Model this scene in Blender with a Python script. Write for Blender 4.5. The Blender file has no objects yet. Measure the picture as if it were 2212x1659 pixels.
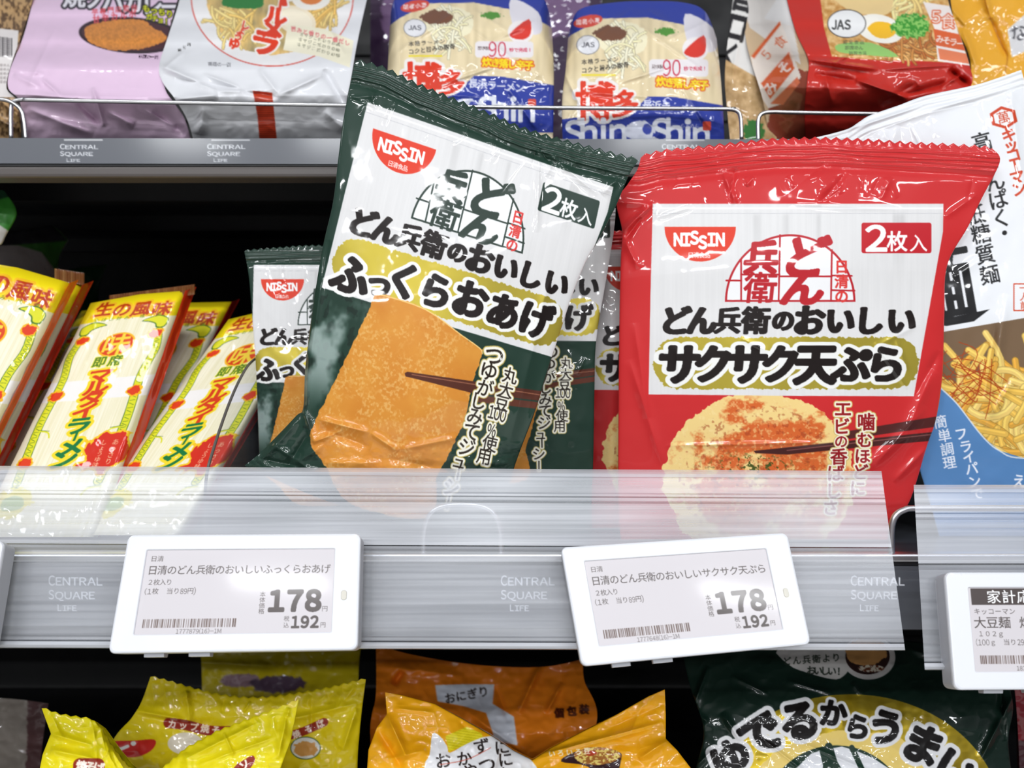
import bpy, math
import numpy as np

# ------------------------------------------------------------------ camera, world, lights, exposure
SC = bpy.context.scene
COL = SC.collection
F = 1700.0                      # focal length in pixels of the 2212 x 1659 frame
CX, CY, CZ = 1106.0, 829.5, 1.25
cam_d = bpy.data.cameras.new('camera')
cam_d.sensor_width = 36.0
cam_d.lens = 36.0 * F / 2212.0
cam_d.clip_start = 0.01
cam_d.dof.use_dof = True
cam_d.dof.focus_distance = 0.415
cam_d.dof.aperture_fstop = 8.0
cam = bpy.data.objects.new('camera', cam_d)
COL.objects.link(cam)
cam.location = (0, 0, CZ)
cam.rotation_euler = (math.radians(90), 0, 0)
SC.camera = cam

world = bpy.data.worlds.new('store')
world.use_nodes = True
SC.world = world
wn = world.node_tree
bg = wn.nodes['Background']
tc = wn.nodes.new('ShaderNodeTexCoord')
sp = wn.nodes.new('ShaderNodeSeparateXYZ')
rp = wn.nodes.new('ShaderNodeValToRGB')
mr = wn.nodes.new('ShaderNodeMapRange')
mr.inputs['From Min'].default_value = -1
wn.links.new(tc.outputs['Generated'], sp.inputs[0])
wn.links.new(sp.outputs['Z'], mr.inputs['Value'])
wn.links.new(mr.outputs[0], rp.inputs[0])
rp.color_ramp.elements[0].position = 0.2
rp.color_ramp.elements[0].color = (0.20, 0.20, 0.215, 1)
rp.color_ramp.elements[1].position = 0.75
rp.color_ramp.elements[1].color = (0.80, 0.82, 0.90, 1)
wn.links.new(rp.outputs[0], bg.inputs[0])
bg.inputs[1].default_value = 0.42

def ceiling_lamp(x, y, z, sx, sy, power):
    l = bpy.data.lights.new('ceiling_lamp', 'AREA')
    l.shape = 'RECTANGLE'; l.size = sx; l.size_y = sy; l.energy = power
    l.color = (0.96, 0.98, 1.0)
    o = bpy.data.objects.new('ceiling_lamp', l)
    COL.objects.link(o)
    o.location = (x, y, z)
for yy, pw in ((-0.35, 6), (-1.2, 19), (-2.4, 42), (-3.8, 60)):
    for xx in (-2.0, -1.05, -0.1, 0.85, 1.8):
        ceiling_lamp(xx, yy, 2.75, 0.42, 0.11, pw)

vs = SC.view_settings
vs.view_transform = 'Standard'
vs.look = 'None'
vs.gamma = 1.0
vs.use_curve_mapping = False
vs.exposure = -1.22
SC.cycles.max_bounces = 8
SC.cycles.transparent_max_bounces = 16
SC.cycles.sample_clamp_indirect = 3.0
SC.cycles.use_denoising = True

def W(px, py, d):
    px, py, d = np.broadcast_arrays(np.asarray(px, float), np.asarray(py, float), np.asarray(d, float))
    return np.stack([(px - CX) * d / F, d, CZ + (CY - py) * d / F], -1)

# ------------------------------------------------------------------ noise
def hsh(ix, iy, seed):
    h = (ix.astype(np.int64) * 374761393 + iy.astype(np.int64) * 668265263 + seed * 144665) & 0xffffffff
    h = ((h ^ (h >> 13)) * 1274126177) & 0xffffffff
    h = h ^ (h >> 16)
    return (h & 0xffff) / 65535.0
def vnoise(x, y, seed=0):
    x = np.asarray(x, np.float32); y = np.asarray(y, np.float32)
    ix = np.floor(x); iy = np.floor(y)
    fx = x - ix; fy = y - iy
    fx = fx * fx * (3 - 2 * fx); fy = fy * fy * (3 - 2 * fy)
    a = hsh(ix, iy, seed); b = hsh(ix + 1, iy, seed); c = hsh(ix, iy + 1, seed); d = hsh(ix + 1, iy + 1, seed)
    return (a * (1 - fx) + b * fx) * (1 - fy) + (c * (1 - fx) + d * fx) * fy
def fbm(x, y, oct=4, seed=0):
    s = 0; a = 0.5; t = 0
    for i in range(oct):
        s = s + a * vnoise(x, y, seed + i * 17); t += a
        x = x * 2.03 + 11.3; y = y * 2.03 + 5.7; a *= 0.5
    return s / t
def sstep(a, b, x):
    t = np.clip((x - a) / (b - a), 0, 1)
    return t * t * (3 - 2 * t)

# ------------------------------------------------------------------ lettering: signed distance field of each glyph of the built-in font
EM, MG = 104, 30
NB = EM + 2 * MG
_gl = {}
_tc = bpy.data.curves.new('glyph', 'FONT'); _tc.size = 1; _tc.resolution_u = 4
_to = bpy.data.objects.new('glyph', _tc)
def edt2(m, wx, wy):
    k = np.arange(NB, dtype=np.float32)
    q = (k[:, None] - k[None, :]) ** 2
    D = np.where(m[:, None, :], (q * wx * wx)[None], 1e6).min(2)
    return (D[None, :, :] + (q * wy * wy)[:, :, None]).min(1)
def glyph(ch, pen=(1.0, 1.0)):
    if 0x21 <= ord(ch) < 0x7f: ch = chr(ord(ch) + 0xFEE0)      # the full-width Latin of the same built-in font
    key = (ch, pen)
    if key in _gl: return _gl[key]
    COL.objects.link(_to)
    _tc.body = ch
    bpy.context.view_layer.update()
    ev = _to.evaluated_get(bpy.context.evaluated_depsgraph_get())
    me = ev.to_mesh()
    me.calc_loop_triangles()
    V = np.array([(v.co.x, v.co.y) for v in me.vertices]).reshape(-1, 2)
    T = np.array([t.vertices[:] for t in me.loop_triangles], int).reshape(-1, 3)
    ev.to_mesh_clear()
    COL.objects.unlink(_to)
    if len(V) == 0:
        _gl[key] = (None, 0, 0.3); return _gl[key]
    x0, x1 = V[:, 0].min(), V[:, 0].max()
    cjk = ord(ch) > 0x2000 and not 0xFF01 <= ord(ch) <= 0xFF5E
    off = 0.5 if cjk else (x0 + x1) / 2            # centre of the glyph cell in x
    X = (V[:, 0] - off + 0.5) * EM + MG
    Y = (0.88 - V[:, 1]) * EM + MG
    m = np.zeros((NB, NB), bool)
    for a, b, c in T:
        xa, ya, xb, yb, xc, yc = X[a], Y[a], X[b], Y[b], X[c], Y[c]
        i0, i1 = max(int(min(xa, xb, xc)), 0), min(int(max(xa, xb, xc)) + 2, NB)
        j0, j1 = max(int(min(ya, yb, yc)), 0), min(int(max(ya, yb, yc)) + 2, NB)
        if i1 <= i0 or j1 <= j0: continue
        gx, gy = np.meshgrid(np.arange(i0, i1) + .5, np.arange(j0, j1) + .5)
        e1 = (xb - xa) * (gy - ya) - (yb - ya) * (gx - xa)
        e2 = (xc - xb) * (gy - yb) - (yc - yb) * (gx - xb)
        e3 = (xa - xc) * (gy - yc) - (ya - yc) * (gx - xc)
        m[j0:j1, i0:i1] |= ((e1 >= -1e-9) & (e2 >= -1e-9) & (e3 >= -1e-9)) | ((e1 <= 1e-9) & (e2 <= 1e-9) & (e3 <= 1e-9))
    sd = np.where(m, np.sqrt(edt2(~m, 1, 1)) - .5, .5 - np.sqrt(edt2(m, pen[0], pen[1]))) / EM
    _gl[key] = (sd.astype(np.float32), x1 - x0, (x1 - x0))
    return _gl[key]

# ------------------------------------------------------------------ printed artwork, kept as per-vertex colour of the printed film
class Art:
    def __init__(s, x0, y0, x1, y1, k=1.0, base=(1, 1, 1), metal=0.0):
        s.x0, s.y0, s.k = x0, y0, k
        s.w, s.h = int((x1 - x0) * k) + 2, int((y1 - y0) * k) + 2
        s.a = np.empty((s.h, s.w, 4), np.float32); s.a[..., :3] = base; s.a[..., 3] = metal
        s.lab = np.zeros((s.h, s.w), np.int16); s.names = ['pouch']; s.cur = 0
    def part(s, n=None, new=False):
        if n is None: s.cur = 0
        elif new: s.names.append(n); s.cur = len(s.names) - 1
        else:
            if n not in s.names: s.names.append(n)
            s.cur = s.names.index(n)
        return s
    def win(s, x0, y0, x1, y1):
        i0 = max(int((x0 - s.x0) * s.k) - 1, 0); i1 = min(int((x1 - s.x0) * s.k) + 3, s.w)
        j0 = max(int((y0 - s.y0) * s.k) - 1, 0); j1 = min(int((y1 - s.y0) * s.k) + 3, s.h)
        if i1 <= i0 or j1 <= j0: return None
        X, Y = np.meshgrid((np.arange(i0, i1) / s.k + s.x0).astype(np.float32), (np.arange(j0, j1) / s.k + s.y0).astype(np.float32))
        return (slice(j0, j1), slice(i0, i1)), X, Y
    def put(s, sl, m, col, metal=None, keep=False):
        c = np.asarray(col, np.float32)
        v = s.a[sl]; m = m.astype(np.float32)[..., None]
        if metal is None: metal = 0.0
        v[..., :3] = v[..., :3] * (1 - m) + c * m
        v[..., 3:] = v[..., 3:] * (1 - m) + metal * m
        if not keep and s.cur: s.lab[sl][m[..., 0] > .5] = s.cur
    def sdf(s, x0, y0, x1, y1, f, col, metal=None, soft=1.0, keep=False):
        w = s.win(x0, y0, x1, y1)
        if w is None: return
        sl, X, Y = w
        d = f(X, Y)                                 # positive inside, in art units
        m = np.clip(.5 + d * s.k / soft, 0, 1)
        if callable(col): col = col(X, Y)
        s.put(sl, m, col, metal, keep)
    def ell(s, cx, cy, rx, ry, col, ang=0, rough=0, sc=12, seed=1, **k):
        ca, sa = math.cos(math.radians(ang)), math.sin(math.radians(ang)); R = max(rx, ry) + rough + 2
        def f(X, Y):
            u = (X - cx) * ca + (Y - cy) * sa; v = -(X - cx) * sa + (Y - cy) * ca
            d = (1 - np.sqrt((u / rx) ** 2 + (v / ry) ** 2)) * min(rx, ry)
            if rough: d = d + rough * (fbm(X / sc, Y / sc, 3, seed) * 2 - 1)
            return d
        s.sdf(cx - R, cy - R, cx + R, cy + R, f, col, **k)
    def rrect(s, x0, y0, x1, y1, r, col, rough=0, sc=10, seed=1, **k):
        cx, cy, hx, hy = (x0 + x1) / 2, (y0 + y1) / 2, (x1 - x0) / 2, (y1 - y0) / 2
        def f(X, Y):
            qx = np.abs(X - cx) - hx + r; qy = np.abs(Y - cy) - hy + r
            d = -(np.hypot(np.maximum(qx, 0), np.maximum(qy, 0)) + np.minimum(np.maximum(qx, qy), 0) - r)
            if rough: d = d + rough * (fbm(X / sc, Y / sc, 3, seed) * 2 - 1)
            return d
        s.sdf(x0 - rough, y0 - rough, x1 + rough, y1 + rough, f, col, **k)
    def poly(s, P, col, smooth=0, rough=0, sc=10, seed=1, **k):
        P = np.asarray(P, float)
        if smooth: P = crom(P, smooth, True)
        def f(X, Y):
            ins = np.zeros(X.shape, bool); dm = np.full(X.shape, 1e9, np.float32)
            n = len(P)
            for i in range(n):
                x1, y1 = P[i]; x2, y2 = P[(i + 1) % n]
                if y1 != y2: ins ^= ((y1 > Y) != (y2 > Y)) & (X < (x2 - x1) * (Y - y1) / (y2 - y1) + x1)
                dx, dy = x2 - x1, y2 - y1; L = dx * dx + dy * dy + 1e-9
                t = np.clip(((X - x1) * dx + (Y - y1) * dy) / L, 0, 1)
                dm = np.minimum(dm, (X - x1 - t * dx) ** 2 + (Y - y1 - t * dy) ** 2)
            d = np.sqrt(dm); d = np.where(ins, d, -d)
            if rough: d = d + rough * (fbm(X / sc, Y / sc, 3, seed) * 2 - 1)
            return d
        s.sdf(P[:, 0].min() - rough, P[:, 1].min() - rough, P[:, 0].max() + rough, P[:, 1].max() + rough, f, col, **k)
    def line(s, P, w, col, taper=None, smooth=0, **k):
        P = np.asarray(P, float)
        if smooth: P = crom(P, smooth, False)
        w = float(w)
        n = len(P) - 1
        for i in range(n):
            x1, y1 = P[i]; x2, y2 = P[i + 1]
            ww = w if taper is None else w + (taper - w) * (i + .5) / n if n > 1 else w
            def f(X, Y):
                dx, dy = x2 - x1, y2 - y1; L = dx * dx + dy * dy + 1e-9
                t = np.clip(((X - x1) * dx + (Y - y1) * dy) / L, 0, 1)
                r = ww / 2 if (taper is None or n > 1) else (w + (taper - w) * t) / 2
                return r - np.hypot(X - x1 - t * dx, Y - y1 - t * dy)
            s.sdf(min(x1, x2) - w, min(y1, y2) - w, max(x1, x2) + w, max(y1, y2) + w, f, col, **k)
    def glyph(s, ch, cx, cy, size, col, bold=0, sx=1.0, rot=0, pen=(1.0, 1.0), skew=0, **k):
        sd = glyph(ch, pen)[0]
        if sd is None: return
        R = size * max(sx, 1) * 0.80
        w = s.win(cx - R, cy - R, cx + R, cy + R)
        if w is None: return
        sl, X, Y = w
        a = math.radians(rot); ca, sa = math.cos(a), math.sin(a)
        u = ((X - cx) * ca + (Y - cy) * sa); v = (-(X - cx) * sa + (Y - cy) * ca)
        u = (u + skew * v) / (size * sx); v = v / size
        gx = np.clip((u + .5) * EM + MG - .5, 0, NB - 1.01); gy = np.clip((v + .5) * EM + MG - .5, 0, NB - 1.01)
        ix = gx.astype(int); iy = gy.astype(int); fx = gx - ix; fy = gy - iy
        d = (sd[iy, ix] * (1 - fx) + sd[iy, ix + 1] * fx) * (1 - fy) + (sd[iy + 1, ix] * (1 - fx) + sd[iy + 1, ix + 1] * fx) * fy
        m = np.clip(.5 + (d + bold) * size * s.k, 0, 1)
        s.put(sl, m, col, **k)
    def text(s, t, x0, y0, x1, y1, size, col, bold=0, out=None, **k):
        """glyph centres run evenly from (x0,y0) to (x1,y1); size one number or one per glyph; out = [(colour, width), ...] widest first"""
        n = len(t)
        sizes = size if isinstance(size, (list, tuple)) else [size] * n
        w = np.array(sizes, float); pos = np.cumsum(w) - w / 2
        pos = (pos - pos[0]) / max(pos[-1] - pos[0], 1e-6) if n > 1 else np.array([0.])
        for c, wd in (out or []):
            for i, ch in enumerate(t):
                s.glyph(ch, x0 + (x1 - x0) * pos[i], y0 + (y1 - y0) * pos[i], sizes[i], c, bold=bold + wd, **k)
        for i, ch in enumerate(t):
            s.glyph(ch, x0 + (x1 - x0) * pos[i], y0 + (y1 - y0) * pos[i], sizes[i], col, bold=bold, **k)
    def word(s, t, x0, y0, x1, y1, col, bold=0, gap=0.09, out=None, slope=0, **k):
        """proportional Latin text filling the box (cap height = y1-y0)"""
        size = (y1 - y0) / 0.72
        ws = [0.26 if c == ' ' else glyph(c)[1] for c in t]
        tot = sum(ws) + gap * (len(t) - 1)
        sx = (x1 - x0) / (tot * size)
        for col_, b in ([(c, bold + wd) for c, wd in (out or [])] + [(col, bold)]):
            x = x0
            for c, w in zip(t, ws):
                cx = x + w * size * sx / 2
                if c != ' ':
                    s.glyph(c, cx, (y0 + y1) / 2 - size * (.5 - .88 + .36) + slope * (cx - x0), size, col_, bold=b, sx=sx, **k)
                x += (w + gap) * size * sx
    def sample(s, U, V):
        x = np.clip((U - s.x0) * s.k, 0, s.w - 1.01); y = np.clip((V - s.y0) * s.k, 0, s.h - 1.01)
        ix = x.astype(int); iy = y.astype(int); fx = (x - ix)[..., None]; fy = (y - iy)[..., None]
        return (s.a[iy, ix] * (1 - fx) + s.a[iy, ix + 1] * fx) * (1 - fy) + (s.a[iy + 1, ix] * (1 - fx) + s.a[iy + 1, ix + 1] * fx) * fy
    def labels(s, U, V):
        x = np.clip(((U - s.x0) * s.k + .5).astype(int), 0, s.w - 1); y = np.clip(((V - s.y0) * s.k + .5).astype(int), 0, s.h - 1)
        return s.lab[y, x]

def crom(P, n, closed):
    P = np.asarray(P, float); N = len(P); out = []
    rng = range(N) if closed else range(N - 1)
    for i in rng:
        if closed: p0, p1, p2, p3 = P[i - 1], P[i], P[(i + 1) % N], P[(i + 2) % N]
        else: p0, p1, p2, p3 = P[max(i - 1, 0)], P[i], P[i + 1], P[min(i + 2, N - 1)]
        for j in range(n):
            t = j / n
            out.append(.5 * ((2 * p1) + (-p0 + p2) * t + (2 * p0 - 5 * p1 + 4 * p2 - p3) * t * t + (-p0 + 3 * p1 - 3 * p2 + p3) * t ** 3))
    if not closed: out.append(P[-1])
    return np.array(out)
def rgb(*c): return tuple(x / 255 for x in c)
def homog(A, B):
    M = []; r = []
    for (x, y), (u, v) in zip(A, B):
        M.append([x, y, 1, 0, 0, 0, -u * x, -u * y]); r.append(u)
        M.append([0, 0, 0, x, y, 1, -v * x, -v * y]); r.append(v)
    h = np.linalg.solve(np.array(M, float), np.array(r, float))
    def f(X, Y):
        w = h[6] * X + h[7] * Y + 1
        return (h[0] * X + h[1] * Y + h[2]) / w, (h[3] * X + h[4] * Y + h[5]) / w
    return f

# ------------------------------------------------------------------ materials
def mat(name, base=None, rough=.3, coat=0., metal=0., attr=False, coat_rough=.04, spec=.5, wear=None):
    m = bpy.data.materials.new(name); m.use_nodes = True
    nt = m.node_tree; b = nt.nodes['Principled BSDF']
    b.inputs['Roughness'].default_value = rough; b.inputs['Coat Weight'].default_value = coat
    b.inputs['Coat Roughness'].default_value = coat_rough; b.inputs['Metallic'].default_value = metal
    b.inputs['Specular IOR Level'].default_value = spec
    if attr:
        a = nt.nodes.new('ShaderNodeAttribute'); a.attribute_name = 'Col'
        nt.links.new(a.outputs['Color'], b.inputs['Base Color'])
        nt.links.new(a.outputs['Alpha'], b.inputs['Metallic'])
    else:
        b.inputs['Base Color'].default_value = (*[((c + .055) / 1.055) ** 2.4 if c > .04 else c / 12.92 for c in base], 1)
    if wear:
        n = nt.nodes.new('ShaderNodeTexNoise'); n.inputs['Scale'].default_value = wear
        t = nt.nodes.new('ShaderNodeTexCoord'); nt.links.new(t.outputs['Object'], n.inputs['Vector'])
        q = nt.nodes.new('ShaderNodeMapRange'); q.inputs['To Min'].default_value = rough * .7; q.inputs['To Max'].default_value = rough * 1.4
        nt.links.new(n.outputs['Fac'], q.inputs['Value']); nt.links.new(q.outputs[0], b.inputs['Roughness'])
    return m
M_FILM = mat('printed_film', rough=.45, coat=.75, attr=True, coat_rough=.05, spec=.2)
M_MATT = mat('printed_film_satin', spec=.3, rough=.42, coat=.4, attr=True, coat_rough=.12)
M_PRINT = mat('printed_card', rough=.5, coat=.0, attr=True)
M_BLACK = mat('black_coated_steel', rgb(26, 26, 29), rough=.5, wear=30)
M_GREY = mat('grey_shelf_steel', rgb(112, 114, 120), rough=.38, wear=40)
M_CHROME = mat('chrome_wire', rgb(214, 214, 216), rough=.30, metal=1)
M_WHITE = mat('white_plastic', rgb(226, 228, 234), rough=.32, coat=.3, wear=60)
M_LGREY = mat('grey_plastic', rgb(172, 174, 180), rough=.4, wear=60)

# ------------------------------------------------------------------ scene helpers
def thing(name, label, cat, group=None, loc=None):
    o = bpy.data.objects.new(name, None); COL.objects.link(o); o.empty_display_size = .01
    if loc is not None: o.location = loc
    o['label'] = label; o['category'] = cat
    if group: o['group'] = group
    return o
def mesh(name, V, Fc, m, parent=None, smooth=True, colors=None):
    V = np.asarray(V, np.float32).reshape(-1, 3).copy()
    if parent is not None and parent.location.length > 0:
        l = np.array(parent.location, np.float32)
        if parent.parent: l = l + np.array(parent.parent.location, np.float32)
        V -= l
    me = bpy.data.meshes.new(name)
    if isinstance(Fc, np.ndarray):
        nf, k = Fc.shape
        me.vertices.add(len(V)); me.vertices.foreach_set('co', V.ravel())
        me.loops.add(nf * k); me.loops.foreach_set('vertex_index', Fc.ravel().astype(np.int32))
        me.polygons.add(nf); me.polygons.foreach_set('loop_start', np.arange(0, nf * k, k, dtype=np.int32))
        me.update(calc_edges=True)
    else:
        me.from_pydata(V.tolist(), [], Fc)
    if colors is not None:
        at = me.color_attributes.new('Col', 'BYTE_COLOR', 'POINT')
        at.data.foreach_set('color_srgb', colors.astype(np.float32).ravel())
    if smooth: me.polygons.foreach_set('use_smooth', np.ones(len(me.polygons), bool))
    me.update()
    o = bpy.data.objects.new(name, me); COL.objects.link(o)
    for mm in (m if isinstance(m, list) else [m]): me.materials.append(mm)
    if parent is not None: o.parent = parent
    return o
def struct(o): o['kind'] = 'structure'; return o
def tag(o, label, cat, group=None):
    o['label'] = label; o['category'] = cat
    if group: o['group'] = group
    return o
class MB:
    def __init__(s): s.v = []; s.f = []
    def box(s, x0, x1, y0, y1, z0, z1):
        n = len(s.v)
        s.v += [(x, y, z) for x in (x0, x1) for y in (y0, y1) for z in (z0, z1)]
        s.f += [tuple(n + i for i in q) for q in ((0, 1, 3, 2), (4, 6, 7, 5), (0, 4, 5, 1), (2, 3, 7, 6), (0, 2, 6, 4), (1, 5, 7, 3))]
        return s
    def loft(s, rings, cap=True, closed=True):
        n = len(s.v); k = len(rings[0])
        for r in rings: s.v += [tuple(p) for p in r]
        for i in range(len(rings) - 1):
            for j in range(k if closed else k - 1):
                a = n + i * k + j; b = n + i * k + (j + 1) % k
                s.f.append((a, b, b + k, a + k))
        if cap and closed:
            s.f.append(tuple(n + j for j in range(k))[::-1]); s.f.append(tuple(n + (len(rings) - 1) * k + j for j in range(k)))
        return s
    def tube(s, P, r, seg=10):
        P = np.asarray(P, float); T = np.gradient(P, axis=0); T /= np.linalg.norm(T, axis=1)[:, None]
        up = np.array([0.3, 0.2, 0.93]); N = np.cross(T[0], up); N /= np.linalg.norm(N); rings = []
        for p, t in zip(P, T):
            N = N - t * (N @ t); N /= np.linalg.norm(N); B = np.cross(t, N)
            rings.append([p + r * (math.cos(a) * N + math.sin(a) * B) for a in np.linspace(0, 2 * math.pi, seg, endpoint=False)])
        return s.loft(rings)
    def out(s, name, m, parent=None, smooth=False, auto=True):
        o = mesh(name, s.v, s.f, m, parent, smooth=smooth)
        return o
def bevel(o, w=.001, seg=2, ang=35):
    b = o.modifiers.new('bevel', 'BEVEL'); b.width = w; b.segments = seg; b.limit_method = 'ANGLE'; b.angle_limit = math.radians(ang)
    return o

# ------------------------------------------------------------------ film sheets and pouches
def edge(P, n, smooth):
    P = np.asarray(P, float)
    if smooth and len(P) > 2: P = crom(P, 8, False)
    L = np.r_[0, np.cumsum(np.hypot(*np.diff(P, axis=0).T))]; t = np.linspace(0, L[-1], n)
    return np.stack([np.interp(t, L, P[:, 0]), np.interp(t, L, P[:, 1])], -1)
def grid2(D, S, T):
    """smooth interpolation of a small table D[rows][cols] over S,T in 0..1"""
    D = np.asarray(D, float); r, c = D.shape
    def ax(t, n):
        x = np.clip(t * (n - 1), 0, n - 1 - 1e-6); i = x.astype(int); f = x - i; return i, f * f * (3 - 2 * f) * .5 + f * .5
    if c > 1: i, fx = ax(S, c)
    else: i = np.zeros(S.shape, int); fx = 0
    if r > 1: j, fy = ax(T, r)
    else: j = np.zeros(S.shape, int); fy = 0
    i2 = np.minimum(i + 1, c - 1); j2 = np.minimum(j + 1, r - 1)
    return (D[j, i] * (1 - fx) + D[j, i2] * fx) * (1 - fy) + (D[j2, i] * (1 - fx) + D[j2, i2] * fx) * fy
def creases(X, Y, L):
    H = np.zeros(X.shape, np.float32)
    for x1, y1, x2, y2, w, a in L:
        dx, dy = x2 - x1, y2 - y1; LL = math.hypot(dx, dy) + 1e-6
        sel = (X > min(x1, x2) - 3 * w) & (X < max(x1, x2) + 3 * w) & (Y > min(y1, y2) - 3 * w) & (Y < max(y1, y2) + 3 * w)
        if not sel.any(): continue
        x = X[sel]; y = Y[sel]
        u = ((x - x1) * dx + (y - y1) * dy) / LL ** 2; v = ((x - x1) * -dy + (y - y1) * dx) / LL
        H[sel] += a * np.exp(-np.abs(v / w) ** 1.5) * np.clip(1.1 - np.abs(u * 2 - 1) ** 3, 0, 1) * ((u > -.1) & (u < 1.1))
    return H
def fan(seed, x0, y0, x1, y1, n, length, w, a, dirv=(0, 1), spread=.5):
    """creases springing from the line (x0,y0)-(x1,y1)"""
    r = np.random.RandomState(seed); L = []
    for i in range(n):
        t = r.rand(); x = x0 + (x1 - x0) * t; y = y0 + (y1 - y0) * t
        an = math.atan2(dirv[1], dirv[0]) + r.randn() * spread; l = length * (.3 + r.rand())
        L.append((x, y, x + math.cos(an) * l, y + math.sin(an) * l, w * (.5 + r.rand()), a * (r.rand() * 1.6 - .6)))
    return L
def sheet(root, art, top, bottom, left, right, depth, inv=None, step=1.2, bulge=.0, back=None, disp=None, m=None,
          zig=(), seals=(), main='pouch', smooth=True, back_col=None, prof=(.55, .5), minf=30):
    """A film surface bounded by four traced edges with its own depth; the printed artwork is carried by its vertices and
    its printed areas become parts. back = bulge of the rear wall in metres closes it into a pouch."""
    m = m or M_FILM
    Lw = max(np.hypot(*np.diff(np.array(top, float), axis=0).T).sum(), np.hypot(*np.diff(np.array(bottom, float), axis=0).T).sum())
    Lh = max(np.hypot(*np.diff(np.array(left, float), axis=0).T).sum(), np.hypot(*np.diff(np.array(right, float), axis=0).T).sum())
    nS = int(Lw / step) + 2; nT = int(Lh / step) + 2
    Tt = edge(top, nS, smooth); Bb = edge(bottom, nS, smooth); Ll = edge(left, nT, smooth); Rr = edge(right, nT, smooth)
    s = np.linspace(0, 1, nS)[None, :, None]; t = np.linspace(0, 1, nT)[:, None, None]
    P = (1 - t) * Tt[None] + t * Bb[None] + (1 - s) * Ll[:, None] + s * Rr[:, None] \
        - ((1 - s) * (1 - t) * Tt[0] + s * (1 - t) * Tt[-1] + (1 - s) * t * Bb[0] + s * t * Bb[-1])
    S = np.broadcast_to(s[..., 0], (nT, nS)); T = np.broadcast_to(t[..., 0], (nT, nS))
    px, py = P[..., 0].copy(), P[..., 1].copy()
    up = np.zeros(px.shape)
    for which, amp, per in zig:
        w = np.exp(-T * Lh / (amp * 1.2)) if which == 'top' else np.exp(-(1 - T) * Lh / (amp * 1.2))
        q = (S * Lw / per) % 1; z = (1 - np.abs(2 * q - 1)) * amp * w
        if which == 'top': py -= z
        else: py += z
    U, V = inv(px, py) if inv else (px, py)
    col = art.sample(U, V)
    D = grid2(depth, S, T)
    ps = np.sin(np.pi * np.clip(S, 0, 1)).clip(0) ** prof[0] * np.sin(np.pi * np.clip(T, 0, 1)).clip(0) ** prof[1]
    D0 = D.copy()
    D = D - bulge * ps
    if disp is not None: D = D - disp(px, py, S, T) * (1 - np.exp(-np.minimum(np.minimum(S, 1 - S) * Lw, np.minimum(T, 1 - T) * Lh) / 3.0) * .0)
    G = W(px, py, D).reshape(-1, 3)
    C = col.reshape(-1, 4)
    Uc = (U[:-1, :-1] + U[1:, 1:]) / 2; Vc = (V[:-1, :-1] + V[1:, 1:]) / 2
    lab = art.labels(Uc, Vc)
    names = list(art.names); names[0] = main
    for nm, fn in seals:
        if nm not in names: names.append(nm)
        lab[fn(S[:-1, :-1], T[:-1, :-1], px[:-1, :-1], py[:-1, :-1]) ] = names.index(nm)
    idx = np.arange(nS * nT).reshape(nT, nS)
    Q = np.stack([idx[:-1, :-1], idx[1:, :-1], idx[1:, 1:], idx[:-1, 1:]], -1)
    parts = {}
    # rear wall
    bv = bf = bc = None
    if back is not None:
        r = max(2, int(5 / step)); js = np.unique(np.r_[np.arange(int(14 / step) if zig else 0, nT, r), nT - 1]); is_ = np.unique(np.r_[np.arange(0, nS, r), nS - 1])
        JJ, II = np.meshgrid(js, is_, indexing='ij')
        pb = ps[JJ, II] * back + .0004
        base = W(px[JJ, II], py[JJ, II], D[JJ, II] + bulge * ps[JJ, II]); base[..., 1] += pb
        bv = base.reshape(-1, 3); ii = np.arange(bv.shape[0]).reshape(JJ.shape)
        bf = np.stack([ii[:-1, :-1], ii[:-1, 1:], ii[1:, 1:], ii[1:, :-1]], -1).reshape(-1, 4)
        bcol = back_col if back_col is not None else art.a[3, 3, :3]
        bc = np.tile(np.r_[bcol, 0.], (len(bv), 1))
    for k, nm in enumerate(names):
        sel = Q[lab == k].reshape(-1, 4)
        if k == 0 or len(sel) >= minf:
            used, invx = np.unique(sel.ravel(), return_inverse=True)
            Vv = G[used]; Ff = invx.reshape(-1, 4); Cc = C[used]
            if k == 0 and bv is not None:
                Ff = np.concatenate([Ff, bf + len(Vv)]); Vv = np.concatenate([Vv, bv]); Cc = np.concatenate([Cc, bc])
            if len(Ff): parts[nm] = mesh(nm, Vv, Ff, m, root, colors=np.clip(Cc, 0, 1))
    return parts

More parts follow.
